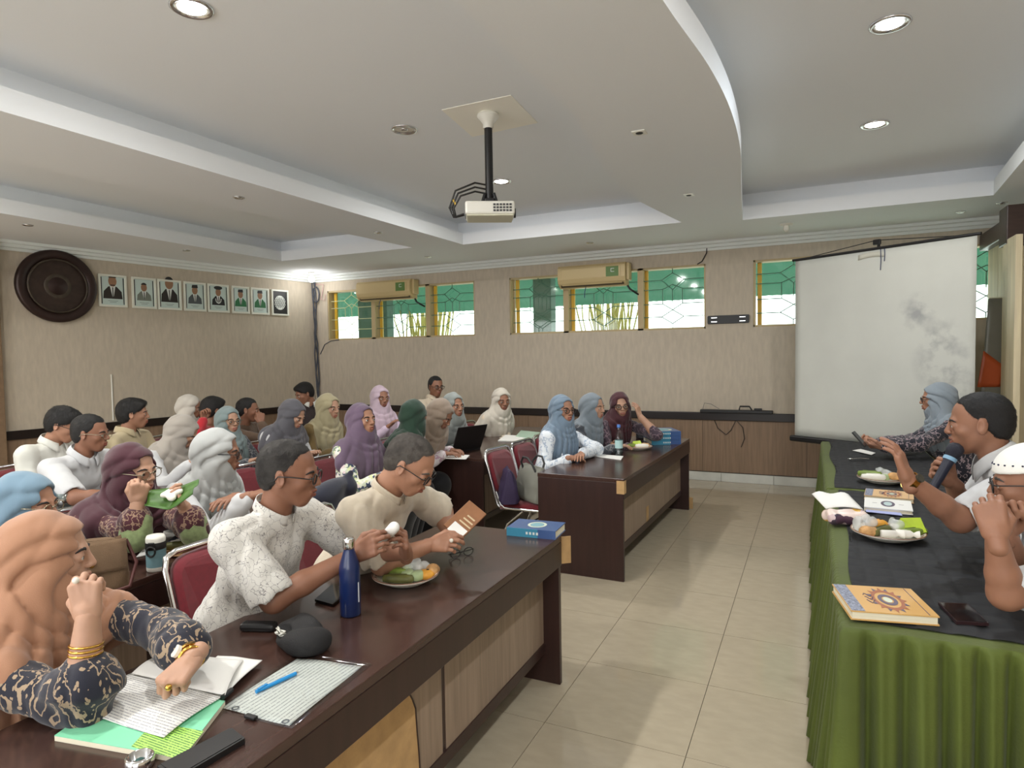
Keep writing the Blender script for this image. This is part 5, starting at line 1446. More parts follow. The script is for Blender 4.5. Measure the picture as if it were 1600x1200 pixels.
# ================================================================ things on the tables
TZ = .7505
GZ = .793
def local(pts, c): return [(p[0]-c[0], p[1]-c[1]) for p in pts]
def ccw(p):
    A = sum(p[i][0]*p[(i+1) % len(p)][1]-p[(i+1) % len(p)][0]*p[i][1] for i in range(len(p)))
    return p if A > 0 else p[::-1]
def frame(pts):
    """origin, x axis along pts[0]->pts[1], size of a rectangle seen as pts (4 world corners)"""
    a, b, d = Vector(pts[0]), Vector(pts[1]), Vector(pts[3])
    return a, math.atan2(b.y-a.y, b.x-a.x), (b-a).length, (d-a).length
M_page = mat('page_edges', (222, 214, 190), .8, var=(3, .06), stretch=(1, 1, 160))
M_paper = mat('paper', (232, 231, 226), .7)
M_paperp = mat('printed_paper', (232, 231, 226), .7)
def text_lines(m, period, col=(160, 160, 164), duty=.40, axis=0, margin=None):
    """rows of fine print: stripes broken up by noise (unreadable at this size, as in the photograph)"""
    nt = m.node_tree; b = nt.nodes['Principled BSDF']; N = nt.nodes.new; L = nt.links.new
    tc = N('ShaderNodeTexCoord'); sp = N('ShaderNodeSeparateXYZ'); L(tc.outputs['Object'], sp.inputs[0])
    ml = N('ShaderNodeMath'); ml.operation = 'MULTIPLY'; L(sp.outputs[axis], ml.inputs[0]); ml.inputs[1].default_value = 1/period
    fr = N('ShaderNodeMath'); fr.operation = 'FRACT'; L(ml.outputs[0], fr.inputs[0])
    lt = N('ShaderNodeMath'); lt.operation = 'LESS_THAN'; L(fr.outputs[0], lt.inputs[0]); lt.inputs[1].default_value = duty
    nz = N('ShaderNodeTexNoise'); nz.inputs['Scale'].default_value = 1; mp = N('ShaderNodeMapping'); L(tc.outputs['Object'], mp.inputs[0])
    sc = [260, 260, 260]; sc[axis] = 1/period*.9; mp.inputs['Scale'].default_value = sc; L(mp.outputs[0], nz.inputs['Vector'])
    gt = N('ShaderNodeMath'); gt.operation = 'GREATER_THAN'; L(nz.outputs[0], gt.inputs[0]); gt.inputs[1].default_value = .42
    mu = N('ShaderNodeMath'); mu.operation = 'MULTIPLY'; L(lt.outputs[0], mu.inputs[0]); L(gt.outputs[0], mu.inputs[1])
    mx = N('ShaderNodeMix'); mx.data_type = 'RGBA'; L(mu.outputs[0], mx.inputs[0]); mx.inputs[6].default_value = b.inputs['Base Color'].default_value; mx.inputs[7].default_value = (*lin(col), 1)
    L(mx.outputs[2], b.inputs['Base Color'])
    return m
text_lines(M_paperp, .0085, axis=1, duty=.30)
M_paperg = mat('scribbled_paper', (232, 231, 228), .7); text_lines(M_paperg, .013, col=(158, 158, 162), duty=.25, axis=0)
def book(lab, pts, th, cov, spine=None, design=None, group=None, z=None, name='book'):
    a, an, lx, ly = frame(pts)
    t = thing(name, lab, 'book', (a.x, a.y, a.z if z is None else z), an, group)
    s = 1 if (Vector(pts[1])-Vector(pts[0])).cross(Vector(pts[3])-Vector(pts[0])).z > 0 else -1
    cy = ly/2*s
    MB().box((lx/2, cy, th/2), (lx-.008, ly-.006, th-.008)).build('pages', M_page, t)
    mb = MB().box((lx/2, cy, th-.002), (lx, ly, .004)).box((lx/2, cy, .002), (lx, ly, .004))
    mb.build('cover', cov, t, kind='stuff')
    if spine: spine(t, lx, ly, th, s)
    if design: design(t, lx, ly, th, s)
    return t
def flat_oval(t, name, m, c, rx, ry, z, rin=0, n=28):
    mb = MB()
    if rin:
        mb.rings([[(c[0]+rx*q*math.cos(2*PI*k/n), c[1]+ry*q*math.sin(2*PI*k/n), z) for k in range(n)] for q in (1, rin)], cap=False)
    else: mb.add([(c[0]+rx*math.cos(2*PI*k/n), c[1]+ry*math.sin(2*PI*k/n), z) for k in range(n)], [tuple(range(n))])
    return mb.build(name, m, t)
def slab(name, lab, cat, pts, th, m, group=None, part=None, ch=.0):
    z = pts[0][2]; c = (sum(p[0] for p in pts)/len(pts), sum(p[1] for p in pts)/len(pts), z)
    mb = MB().prism(ccw(local(pts, c)), 0, th)
    o = mb.build(part or name, m)
    o.location = c
    return finish(o, lab, cat, group) if not part else o

# ---- nearest desk: booklet, open document, sleeve, pen, cases
M_grn = mat('mint_cover', (132, 214, 172), .5)
M_gyel = mat('lime_print', (176, 224, 108), .5); text_lines(M_gyel, .007, col=(70, 120, 60), axis=1)
t = thing('booklet', 'thick booklet with a mint green cover under the open document', 'book', (-1.47, 1.02, TZ), 0)
q = local([(-1.629, 0.876, 0.755), (-1.273, 0.940, 0.755), (-1.380, 1.151, 0.755), (-1.706, 1.109, 0.755)], (-1.47, 1.02))
MB().prism(ccw(q), 0, .012).build('pages', M_page, t); MB().prism(ccw(q), .012, .0135).build('cover', M_grn, t)
q = local([(-1.416, 0.921, 0.765), (-1.265, 0.934, 0.765), (-1.313, 1.032, 0.765), (-1.460, 1.009, 0.765)], (-1.47, 1.02))
MB().prism(ccw(q), .0136, .0139).build('cover_print', M_gyel, t)
t = thing('document', 'open white printed document under the woman\'s resting hand', 'document', (-1.5, 1.12, TZ+.014), 0)
t['label'] = 'open white printed document under a resting hand'
def quadsheet(name, m, P4, parent, c, bow=.006, z0=0, th=.002):
    A, B, C_, D = [Vector((p[0]-c[0], p[1]-c[1], 0)) for p in P4]
    MB().sheet(lambda u, v: tuple((A*(1-u)+B*u)*(1-v)+(D*(1-u)+C_*u)*v+Vector((0, 0, z0+bow*math.sin(v*PI)+.0015*math.sin(u*7+v*5)))), 14, 14, th=th).build(name, m, parent)
cc = (-1.5, 1.12)
quadsheet('printed_page', M_paperp, [(-1.711, 0.960, 0.766), (-1.372, 0.971, 0.766), (-1.399, 1.168, 0.766), (-1.746, 1.145, 0.766)], t, cc, .006, .004)
quadsheet('turned_page', M_paper, [(-1.728, 1.134, 0.775), (-1.385, 1.156, 0.775), (-1.502, 1.321, 0.775), (-1.739, 1.255, 0.775)], t, cc, .012, .010)
quadsheet('loose_page', M_paper, [(-1.553, 1.190, 0.766), (-1.404, 1.180, 0.766), (-1.462, 1.354, 0.766), (-1.609, 1.322, 0.766)], t, cc, .004, .002)
MB().tube([tuple(Vector((-1.389, 1.151, 0.770))-Vector((*cc, TZ+.014))), tuple(Vector((-1.399, 1.189, 0.770))-Vector((*cc, TZ+.014)))], .007, 8).build('binder_clip', M_dark, t)
t = thing('plastic_sleeve', 'clear plastic sleeve holding a handwritten sheet beside the blue pen', 'folder', (-1.29, 1.30, TZ), 0)
cc = (-1.29, 1.30)
quadsheet('sheet', M_paperg, [(-1.377, 1.138, 0.752), (-1.156, 1.147, 0.752), (-1.185, 1.465, 0.752), (-1.396, 1.427, 0.752)], t, cc, .001, .0015, .001)
quadsheet('sleeve', M_clear, [(-1.382, 1.129, 0.752), (-1.138, 1.137, 0.752), (-1.165, 1.487, 0.752), (-1.419, 1.444, 0.752)], t, cc, .001, .0035, .0004)
c_ = Vector((-1.268, 1.132, 0.755)); MB().box((c_.x-cc[0], c_.y-cc[1], .006), (.035, .014, .008), ch=.002).build('clip', M_dark, t)
for k, (px_, py_) in enumerate((((-1.340, 1.148, 0.755)), ((-1.175, 1.154, 0.755))) if False else (((-1.340, 1.148, 0.755)[0], (-1.340, 1.148, 0.755)[1]), ((-1.175, 1.154, 0.755)[0], (-1.175, 1.154, 0.755)[1]))):
    flat_oval(t, 'stamp_mark', mat('stamp_ink_%d' % k, (86, 90, 96), .6), (px_-cc[0], py_-cc[1]), .010, .010, .0044, .55)
a_, b_ = Vector((-1.349, 1.224, 0.758)), Vector((-1.321, 1.353, 0.758))
t = thing('pen', 'blue ballpoint pen lying on the clear sleeve', 'pen', tuple((a_+b_)/2))
h_ = (b_-a_)/2; M_penb = mat('blue_plastic', (30, 138, 204), .3)
MB().cyl(tuple(-h_), tuple(h_*.86), .0052, n=10).build('barrel', M_penb, t); MB().cyl(tuple(h_*.86), tuple(h_), .0045, .0012, n=10).build('tip', M_chrome, t)
MB().box(tuple(-h_*.7+Vector((0, 0, .006))), (.006, .03, .003)).build('clip', M_penb, t)
M_blkp = mat('black_leatherette', (24, 23, 24), .45)
t = thing('phone_case', 'closed black phone case at the near edge of the desk', 'phone', (-1.285, 1.0, TZ))
q = local([(-1.294, 0.898, 0.760), (-1.262, 1.069, 0.760), (-1.199, 1.051, 0.760), (-1.218, 0.885, 0.760)], (-1.285, 1.0))
MB().prism(ccw(q), 0, .014).build('case', M_blkp, t); MB().prism(ccw([(p[0]*.93, p[1]*.93) for p in q]), .014, .0155).build('flap', M_blkp, t)
c_ = (-1.349, 0.896, 0.755)
t = thing('metal_lid', 'small shiny metal bottle lid at the bottom edge of the desk', 'lid', (c_[0], c_[1], TZ))
MB().lathe([(.026, 0), (.030, .004), (.030, .022), (.026, .026), (.022, .026), (.020, .008), (.001, .007)], 22).build('shell', M_chrome, t)
MB().ball((0, 0, .012), (.012, .012, .006)).build('inner_knob', mat('lid_inner', (60, 96, 92), .3, metal=.5), t)
# black pouch with earphones
c_ = Vector((-1.457, 1.505, 0.755))
t = thing('pouch', 'open black zip pouch with white earphones inside', 'pouch', (c_.x, c_.y, TZ), R(-25))
e = SDF(.03); e.ell((.0, .0, .030), (.115, .070, .036)).ell((.07, .0, .032), (.05, .062, .040)).ell((-.02, .03, .05), (.07, .03, .03)).ell((-.04, -.055, .045), (.060, .034, .022), op='s', k=.008)
w_ = crease(4, 26); e.disp = lambda x, y, z: .005*w_(x, y, z); e.cut((0, 0, .002), (0, 0, -1))
v, f = e.mesh(.006); mesh_obj('body', [(v, f, 0)], [mat('black_nylon', (26, 25, 26), .8, bump=(300, .3))], t)
MB().tube([(.05, -.068, .03), (.075, -.058, .05), (.10, -.03, .055)], .003, 6).build('zip', M_chrome, t)
mb = MB(); rr = random.Random(4)
for k in range(3): mb.tube([(-.075+.06*rr.random(), -.058+.022*rr.random(), .032+.006*k) for i in range(9)], .0032, 6)
mb.build('earphone_lead', M_white, t)
t2 = slab('phone', 'black phone with a glaring screen beside the blue bottle', 'phone', [(-1.659, 1.791, 0.753), (-1.564, 1.778, 0.753), (-1.598, 1.920, 0.753), (-1.709, 1.947, 0.753)], .009, mat('phone_glass', (16, 17, 20), .06))
e = MB(); c_ = Vector((-1.663, 1.531, 0.755))
o = MB().box((0, 0, .013), (.12, .045, .026), ch=.010).build('spectacle_case', M_blkp); o.location = (c_.x, c_.y, TZ); o.rotation_euler = (0, 0, R(20)); finish(o, 'slim black case lying left of the zip pouch', 'case')
# blue bottle
c_ = (-1.461, 1.752, 0.751)
t = thing('bottle', 'dark blue metal water bottle with a silver cap', 'bottle', (c_[0], c_[1], TZ), group=None)
MB().lathe([(.001, 0), (.033, 0), (.036, .006), (.036, .165), (.034, .180), (.024, .212), (.019, .228), (.0185, .236)], 32).build('body', mat('blue_enamel', (18, 36, 82), .3, coat=.3), t)
MB().lathe([(.0195, .236), (.0205, .238), (.0205, .268), (.018, .274), (.001, .275)], 28).build('cap', M_chrome, t)
MB().at((0, 0, 0), (0, 0, R(-50))).sheet(lambda u, v: (.0364*math.cos((u-.5)*.18+.9), .0364*math.sin((u-.5)*.18+.9), .05+.07*v), 4, 2).build('logo_mark', mat('white_print', (216, 220, 226), .5), t)

# ---- plates of snacks
M_china = mat('white_china', (228, 222, 208), .2)
M_rim = mat('brown_plate_rim', (132, 92, 72), .35)
M_leaf = mat('banana_leaf', (112, 132, 52), .5, var=(20, .25), stretch=(1, 6, 1)); M_leafd = mat('cooked_leaf', (92, 92, 44), .5, var=(18, .3), stretch=(1, 6, 1)); M_lime = mat('fresh_leaf', (176, 200, 54), .4, var=(16, .15))
M_cuke = mat('sticky_rice_cake', (168, 186, 140), .35, var=(20, .1)); M_oran = mat('orange_cake', (222, 158, 56), .5, var=(30, .15)); M_tan = mat('fried_dough', (196, 150, 96), .7, var=(40, .25), bump=(80, .4))
M_ricew = mat('white_wrapped_cake', (226, 222, 212), .5)
def film(name='wrapping_film'): return M_clear
def plate(lab, c, r):
    t = thing('plate', lab, 'plate', c, group='plates of snacks')
    k = r/.13
    MB().lathe([(.001, .003), (.07*k, .003), (.075*k, 0), (.080*k, .003), (.112*k, .020), (.13*k, .031), (.1305*k, .034), (.127*k, .035), (.108*k, .025), (.080*k, .009), (.06*k, .007), (.001, .007)], 40).build('dish', M_china, t)
    MB().lathe([(.1305*k, .0335), (.1310*k, .0350), (.128*k, .0362), (.126*k, .0354)], 40, cap=False).build('rim_line', M_rim, t)
    for j in range(26):
        a = 2*PI*j/26; o_ = MB().at((.116*k*math.cos(a), .116*k*math.sin(a), .0302), (0, -.55, a)); 
        if j == 0: band_ = MB()
        band_.M = Matrix.Translation((.117*k*math.cos(a), .117*k*math.sin(a), .0302)) @ Matrix.Rotation(a, 4, 'Z') @ Matrix.Rotation(-.5, 4, 'Y')
        band_.box((0, 0, 0), (.010*k, .014*k, .0012))
    band_.build('rim_pattern', M_rim, t, kind='stuff')
    return t
def food(kind, lab, c, rz, s=1.0):
    t = thing('snack', lab, 'food', c, rz, 'snacks on the plates')
    if kind in ('roll', 'rolld', 'rollw'):
        m = {'roll': M_leaf, 'rolld': M_leafd, 'rollw': M_ricew}[kind]
        MB().rings([[(x, .020*w*math.cos(2*PI*k/14), .019+.018*w*math.sin(2*PI*k/14)) for k in range(14)] for x, w in ((-.062, .35), (-.058, .8), (-.03, 1), (.03, 1), (.056, .85), (.062, .4))]).build('wrapper', m, t)
        MB().tube([(-.035, .0, .0378), (.035, .003, .0378)], .0018, 5).build('fold', m, t)
    elif kind == 'parcel':
        MB().add([(-.045, -.035, 0), (.045, -.035, 0), (.045, .035, 0), (-.045, .035, 0), (-.035, 0, .045), (.035, 0, .05)], [(3, 2, 1, 0), (0, 1, 5, 4), (2, 3, 4, 5), (1, 2, 5), (3, 0, 4)]).build('wrapper', M_lime, t)
        MB().add([(-.036, -.002, .0465), (.036, -.002, .0515), (.048, -.037, .002), (.03, -.038, .0)], [(0, 1, 2, 3)]).build('leaf_fold', M_lime, t)
    elif kind == 'cake':
        MB().rings([[(.032*w*math.cos(2*PI*k/18), .026*w*math.sin(2*PI*k/18), z) for k in range(18)] for w, z in ((.8, 0), (1, .006), (1, .022), (.8, .030), (.2, .031))]).build('cake', M_cuke, t)
    elif kind == 'orange':
        MB().ball((0, 0, .018), (.036, .030, .020), 16, 9).build('cake', M_oran, t); MB().ball((.008, 0, .037), (.006, .005, .003)).build('raisin', M_dark, t)
    elif kind == 'fried':
        e = SDF(.02); rr = random.Random(int(c[0]*1e4)); 
        for j in range(7): e.ell((rr.uniform(-.03, .03), rr.uniform(-.02, .02), .012+rr.uniform(0, .016)), (.016, .013, .012))
        v, f = e.mesh(.005); mesh_obj('piece', [(v, f, 0)], [M_tan], t)
    elif kind == 'film':
        e = SDF(.012); rr = random.Random(int(abs(c[0])*1e4)+3)
        for j in range(8): e.ell((rr.uniform(-.03, .03), rr.uniform(-.025, .025), .02+rr.uniform(0, .03)), (.018, .016, .018))
        w_ = crease(int(abs(c[1])*100), 60); e.disp = lambda x, y, z: .006*w_(x, y, z)
        v, f = e.mesh(.005); mesh_obj('film', [(v, f, 0)], [M_film], t)
        MB().ball((0, 0, .02), (.022, .02, .016)).build('filling', M_ricew, t)
    elif kind == 'twist':
        MB().rings([[(x, .017*w*math.cos(2*PI*k/12), .017+.016*w*math.sin(2*PI*k/12)) for k in range(12)] for x, w in ((-.04, .9), (-.034, 1), (.01, 1), (.022, .45), (.034, .9), (.042, 1.05))]).build('wrapper', M_ricew, t)
    if s != 1: t.scale = (s, s, s)
    return t
M_film = mat('crinkled_film', (226, 230, 228), .12, alpha=.42, spec=.7)
def spread(base, lst, s=1.0):
    for kind, lab, dx, dy, dz, rz in lst: food(kind, lab, (base[0]+dx, base[1]+dy, base[2]+.009+dz), R(rz), s)
c_ = (-1.471, 2.103, 0.752)
plate('patterned plate of snacks beside the blue bottle on the near desk', (c_[0], c_[1], TZ), .132)
# directions seen from the camera: right = (.9,.42), away = (-.42,.9)
def rel(r, a): return (.905*r-.425*a, .425*r+.905*a)
def lay(base, items, s=1.0):
    for kind, lab, r, a, dz, rz in items:
        x, y = rel(r, a); food(kind, lab, (base[0]+x, base[1]+y, base[2]+.009+dz), R(rz+25), s)
lay((c_[0], c_[1], TZ), [('rolld', 'cooked leaf roll at the front of the near plate', -.02, -.058, .004, -8), ('roll', 'green leaf roll at the left of the near plate', -.055, -.005, .012, -12), ('parcel', 'bright lime leaf parcel on top of the near plate', -.035, .035, .03, 20),
    ('cake', 'pale green rice cake, left of two on the near plate', .012, -.022, .012, 80), ('cake', 'pale green rice cake, right of two on the near plate', .050, -.030, .010, 60), ('film', 'crumpled clear film bag at the back of the near plate', .045, .05, .008, 10), ('film', 'clear film bag with white filling in the middle of the near plate', -.0, .045, .010, 70), ('orange', 'orange cake at the right of the near plate', .082, -.01, .004, 0), ('fried', 'piece of fried dough on the right rim of the near plate', .092, .022, .010, 0)])
c_ = (-1.468, 5.881, 0.752)
plate('plate of snacks beside the clear water bottle on the far front desk', (c_[0], c_[1], TZ), .13)
lay((c_[0], c_[1], TZ), [('parcel', 'yellow leaf parcel on the far front desk plate', -.01, .02, .02, 10), ('rollw', 'white roll on the far front desk plate', .03, -.03, .01, 0), ('roll', 'leaf roll at the left of the far front desk plate', -.06, -.01, .01, 30), ('fried', 'fried piece on the right of the far front desk plate', .07, .02, .01, 0)])
c_ = (0.315, 3.320, 0.800)
plate('big plate of snacks on the nearer green table', (c_[0], c_[1], GZ), .15)
lay((c_[0], c_[1], GZ), [('twist', 'white twisted paper sweet, left of two on the green table plate', -.02, -.065, .008, -10), ('twist', 'white twisted paper sweet, right of two on the green table plate', .045, -.07, .008, -25), ('roll', 'green leaf roll at the right of the big plate', .085, -.045, .006, 10), ('parcel', 'lime green leaf parcel on the big plate', .095, -.01, .03, -15), ('orange', 'orange cake with a raisin on the big plate', -.01, .055, .02, 0),
    ('film', 'clear film bag of green cake on the big plate', .045, .01, .010, 40), ('film', 'shiny film bag at the left of the big plate', -.095, .03, .012, 10), ('rolld', 'cooked leaf roll in the middle of the big plate', -.035, -.01, .006, 30), ('fried', 'fried dough at the left of the big plate', -.095, -.03, .006, 0)], 1.12)
c_ = (0.418, 4.708, 0.800)
plate('plate of snacks between the green tables near the raised hand', (c_[0], c_[1], GZ), .15)
lay((c_[0], c_[1], GZ), [('roll', 'long leaf roll at the left of the middle plate', -.07, .03, .02, -30), ('rollw', 'white wrapped roll at the left of the middle plate', -.08, -.03, .012, -20), ('cake', 'pale green cake on the middle plate', .0, -.01, .01, 0), ('film', 'film bag on the middle plate', .03, .03, .008, 0), ('fried', 'fried orange dough on the middle plate', .05, -.03, .008, 0), ('orange', 'orange cake at the right of the middle plate', .09, .0, .008, 0)], 1.12)
# glasses lying folded
a_ = Vector((-1.415, 2.460, 0.755))
t = thing('spectacles', 'folded dark spectacles lying on the near desk', 'glasses', (a_.x, a_.y, TZ), R(60))
for s_ in (-1, 1): MB().tube([(.033*s_+.024*math.cos(q_), 0, .020+.018*math.sin(q_)) for q_ in [2*PI*k/16 for k in range(16)]], .002, 6, closed=True).build('rim', M_specs, t)
MB().tube([(-.06, 0, .026), (-.05, .03, .012), (.03, .05, .004)], .002, 6).build('temple', M_specs, t); MB().tube([(.06, 0, .026), (.05, .035, .012), (-.03, .055, .004)], .002, 6).build('temple', M_specs, t)
# thick blue books
M_bk = mat('blue_cover', (62, 88, 138), .3); M_bk2 = mat('cyan_spine', (66, 140, 170), .3); M_bk3 = mat('cream_medallion', (206, 216, 196), .4)
def bluebook(lab, pts, z, group=None, medal=True):
    def sp(t, lx, ly, th, s):
        MB().box((lx*.32, -.001*s, th/2), (lx*.64, .004, th)).build('spine', M_bk2, t)
        MB().box((lx*.82, -.001*s, th/2), (lx*.36, .004, th)).build('spine_end', M_bk, t)
        for q_ in range(4): MB().box((lx*(.42+.07*q_), -.0035*s, th/2), (lx*.04, .001, th*.3)).build('spine_mark', M_prwhite, t)
    def ds(t, lx, ly, th, s):
        if medal:
            flat_oval(t, 'medallion', M_bk3, (lx*.52, ly*.5*s), ly*.28, ly*.30, th+.0005, .72)
            flat_oval(t, 'medallion_field', mat('pale_teal_field_%d' % random.randrange(10**6), (120, 170, 180), .4), (lx*.52, ly*.5*s), ly*.19, ly*.2, th+.0005)
    return book(lab, pts, .042, M_bk, sp, ds, group, z)
bluebook('thick blue book with a round cream medallion on the desk end', [(-1.378, 2.848, 0.752), (-1.124, 2.866, 0.752), (-1.138, 3.044, 0.752), (-1.400, 3.019, 0.752)], TZ)
for k in range(3):
    bluebook(['bottom blue book of the stack on the far front desk', 'middle blue book of the stack on the far front desk', 'top blue book of the stack on the far front desk'][k], [(-1.417, 6.211, 0.752), (-1.159, 6.344, 0.752), (-1.182, 6.684, 0.752), (-1.441, 6.547, 0.752)], TZ+.0435*k, 'stack of blue books', k == 2)
# tablet in brown folio, held by the beige-shirted man
pi_ = PEOPLE['beige']
A_, B_, C_, D_ = Vector((-1.286, 2.082, 0.964)), Vector((-1.128, 2.069, 0.979)), Vector((-1.172, 2.205, 1.020)), Vector((-1.295, 2.347, 1.022))
t = thing('tablet', 'tablet in a brown leather folio held by the beige-shirted person', 'tablet', tuple((A_+C_)/2))
M_folio = mat('brown_folio', (142, 96, 62), .5, var=(20, .1))
ux = (Vector((-1.333, 2.438, 0.990))-Vector((-1.387, 2.298, 0.907))).normalized(); cc = Vector((-1.331, 2.348, 0.955)); nn = Vector((.45, -.55, .7)); nn = (nn-ux*nn.dot(ux)).normalized(); uy = nn.cross(ux)
M4 = Matrix(((ux.x, uy.x, nn.x, cc.x), (ux.y, uy.y, nn.y, cc.y), (ux.z, uy.z, nn.z, cc.z), (0, 0, 0, 1)))
t.location = (0, 0, 0)
mb = MB(); mb.M = M4; mb.box((0, 0, 0), (.165, .100, .010), ch=.003).build('folio', M_folio, t)
mb = MB(); mb.M = M4; mb.box((0, 0, -.008), (.160, .096, .006), ch=.002).build('tablet_body', M_dark, t)
for k, x_ in enumerate((-.02, .0, .02)):
    mb = MB(); mb.M = M4; mb.box((x_, -.015, .0055), (.007, .06-.01*k, .001)).build('card_slot', mat('pale_card_%d' % k, (206, 186, 150), .5), t)
mb = MB(); mb.M = M4; mb.box((-.062, -.01, .0056), (.05, .07, .001)).build('label', M_paper, t)
# napkin between the hands of the crackle-shirt man
c_ = Vector((-1.414, 1.914, 1.000))
e = SDF(.01); e.cone((-.02, 0, -.02), (.03, 0, .025), .020, .018); w_ = crease(5, 40); e.disp = lambda x, y, z: .006*w_(x, y, z)
v, f = e.mesh(.005); o = mesh_obj('napkin', [(v, f, 0)], [M_paper], None); o.location = c_; finish(o, 'crumpled white napkin between the hands of the crackle-shirted person', 'napkin')

# ---- far front desk
c_ = (-1.533, 5.457, 0.752)
t = thing('water_bottle', 'clear plastic water bottle with a blue cap', 'bottle', (c_[0], c_[1], TZ))
MB().lathe([(.001, .002), (.030, 0), (.034, .008), (.034, .05), (.032, .055), (.034, .06), (.034, .15), (.030, .185), (.016, .225), (.0135, .245), (.0135, .255)], 24).build('body', M_clear, t)
MB().lathe([(.0345, .07), (.0348, .075), (.0348, .135), (.0345, .14)], 24, cap=False).build('label', mat('bottle_label', (176, 208, 206), .4), t)
MB().lathe([(.031, .004), (.031, .14), (.001, .1405)], 20).build('water', glass_mat('water_fill', (206, 226, 232), .08), t)
MB().lathe([(.0155, .250), (.0155, .272), (.013, .276), (.001, .276)], 20).build('cap', mat('blue_cap', (70, 120, 196), .4), t)
slab('card', 'white card lying on the far front desk', 'paper', [(-1.749, 5.344, 0.752), (-1.454, 5.231, 0.752), (-1.487, 5.435, 0.752), (-1.729, 5.466, 0.752)], .003, M_paper)
slab('phone', 'dark phone lying behind the white card', 'phone', [(-1.730, 5.544, 0.752), (-1.538, 5.493, 0.752), (-1.555, 5.684, 0.752), (-1.743, 5.745, 0.752)], .010, M_blkp)
c_ = Vector((-1.321, 6.799, 0.752))
def handbag(lab, loc, rz, w, d, h, m, strapm, seed, handle=True, flap=False):
    t = thing('handbag', lab, 'bag', loc, rz)
    w_ = crease(seed, 16); w2_ = wob(seed, 30)
    rs = []
    for i in range(15):
        u = i/14; z = h*.92*u
        ww = w*(.50-.07*u+.03*math.sin(u*PI)); dd_ = d*(.52*(1-u)**.6+.10) if i else d*.5
        ring = []
        for k in range(40):
            a = 2*PI*k/40; c0, s0 = math.cos(a), math.sin(a)
            x = ww*math.copysign(abs(c0)**.35, c0); y = dd_*math.copysign(abs(s0)**.45, s0)
            o_ = (.007*float(w_(x, y*2, z))+.006*float(w2_(x, y, z)))*min(1, u*4)
            ring.append((x*(1+o_*2), y+o_*s0, z+(.006*math.sin(a*3+seed) if i > 11 else 0)))
        rs.append(ring)
    MB().rings(rs).build('body', m, t)
    if handle:
        for s_ in (-1, 1): MB().tube([(-w*.26, s_*d*.2, h*.80), (-w*.24, s_*d*.35, h*1.0), (-w*.10, s_*d*.42, h*1.16), (w*.10, s_*d*.42, h*1.16), (w*.24, s_*d*.35, h*1.0), (w*.26, s_*d*.2, h*.80)], .009, 8).build('handle', strapm, t)
    if flap:
        MB().sheet(lambda u, v: ((u-.5)*w*.96, -d*.30-d*.30*math.sin(v*PI*.5), h*(.90-.52*v)), 8, 8, th=.006).build('flap', m, t)
        MB().ball((0, -d*.62, h*.55), .012).build('clasp', M_gold, t)
    return t
M_bgrey = mat('grey_canvas', (132, 132, 122), .8, bump=(200, .3)); M_bpurp = mat('purple_fabric', (46, 32, 66), .7, bump=(150, .3)); M_bbrown = mat('brown_suede', (104, 82, 60), .9, bump=(220, .3), var=(12, .15)); M_bdark = mat('dark_bag', (42, 42, 46), .5)
handbag('dark handbag with a thin handle behind the stacked blue books', (-1.56, 6.66, TZ), R(15), .24, .10, .13, M_bdark, M_gold, 3)
handbag('grey canvas handbag with dark handles on the red chair', (-2.05, 4.74, .476), R(-35), .36, .16, .30, M_bgrey, mat('charcoal_strap', (52, 52, 52), .6), 8)
handbag('purple bag leaning against the red chair back', (-2.22, 4.63, .476), R(-60), .30, .14, .28, M_bpurp, M_bpurp, 12, handle=False)
handbag('brown suede shoulder bag with a flap beside the maroon-scarfed woman'.replace('woman', 'person'), (-2.55, 1.53, .752), R(62), .25, .10, .22, M_bbrown, M_bbrown, 15, handle=False, flap=True)
t = thing('bag_strap', 'dark red strap hanging beside the brown suede bag', 'strap', (-2.55, 1.53, .752), R(62))
MB().tube([(-.11, -.02, .2), (-.15, -.06, .12), (-.13, -.09, .02), (0, -.11, .006), (.12, -.09, .02), (.15, -.05, .10), (.12, -.02, .19)], .007, 6).build('strap', mat('dark_red_strap', (72, 26, 20), .5), t)
# navy jacket on a chair
e = SDF(.04); e.cone((0, -.2, .40), (0, .2, .42), .06, .07).ell((.02, 0, .22), (.09, .24, .22)).cone((.0, .2, .40), (.06, .30, .12), .06, .05).cone((0, -.2, .38), (.05, -.27, .1), .06, .05).cone((0, .17, .42), (.02, .25, .50), .035, .01)
w_ = crease(21, 16); e.disp = lambda x, y, z: .014*w_(x, y, z)
v, f = e.mesh(.010); o = mesh_obj('navy_jacket', [(v, f, 0)], [cloth('navy_coat', (26, 30, 48))], None); o.location = (-2.68, 2.98, .42)
finish(o, 'dark navy jacket draped over a chair between the front row men'.replace(' between the front row men', ' behind the beige-shirted person'), 'jacket')
chair('red chair under the dark navy jacket', (-2.36, 2.98, 0), R(0))
chair('red chair to the left of the navy jacket, behind the mauve scarf', (-3.42, 3.35, 0), R(0))

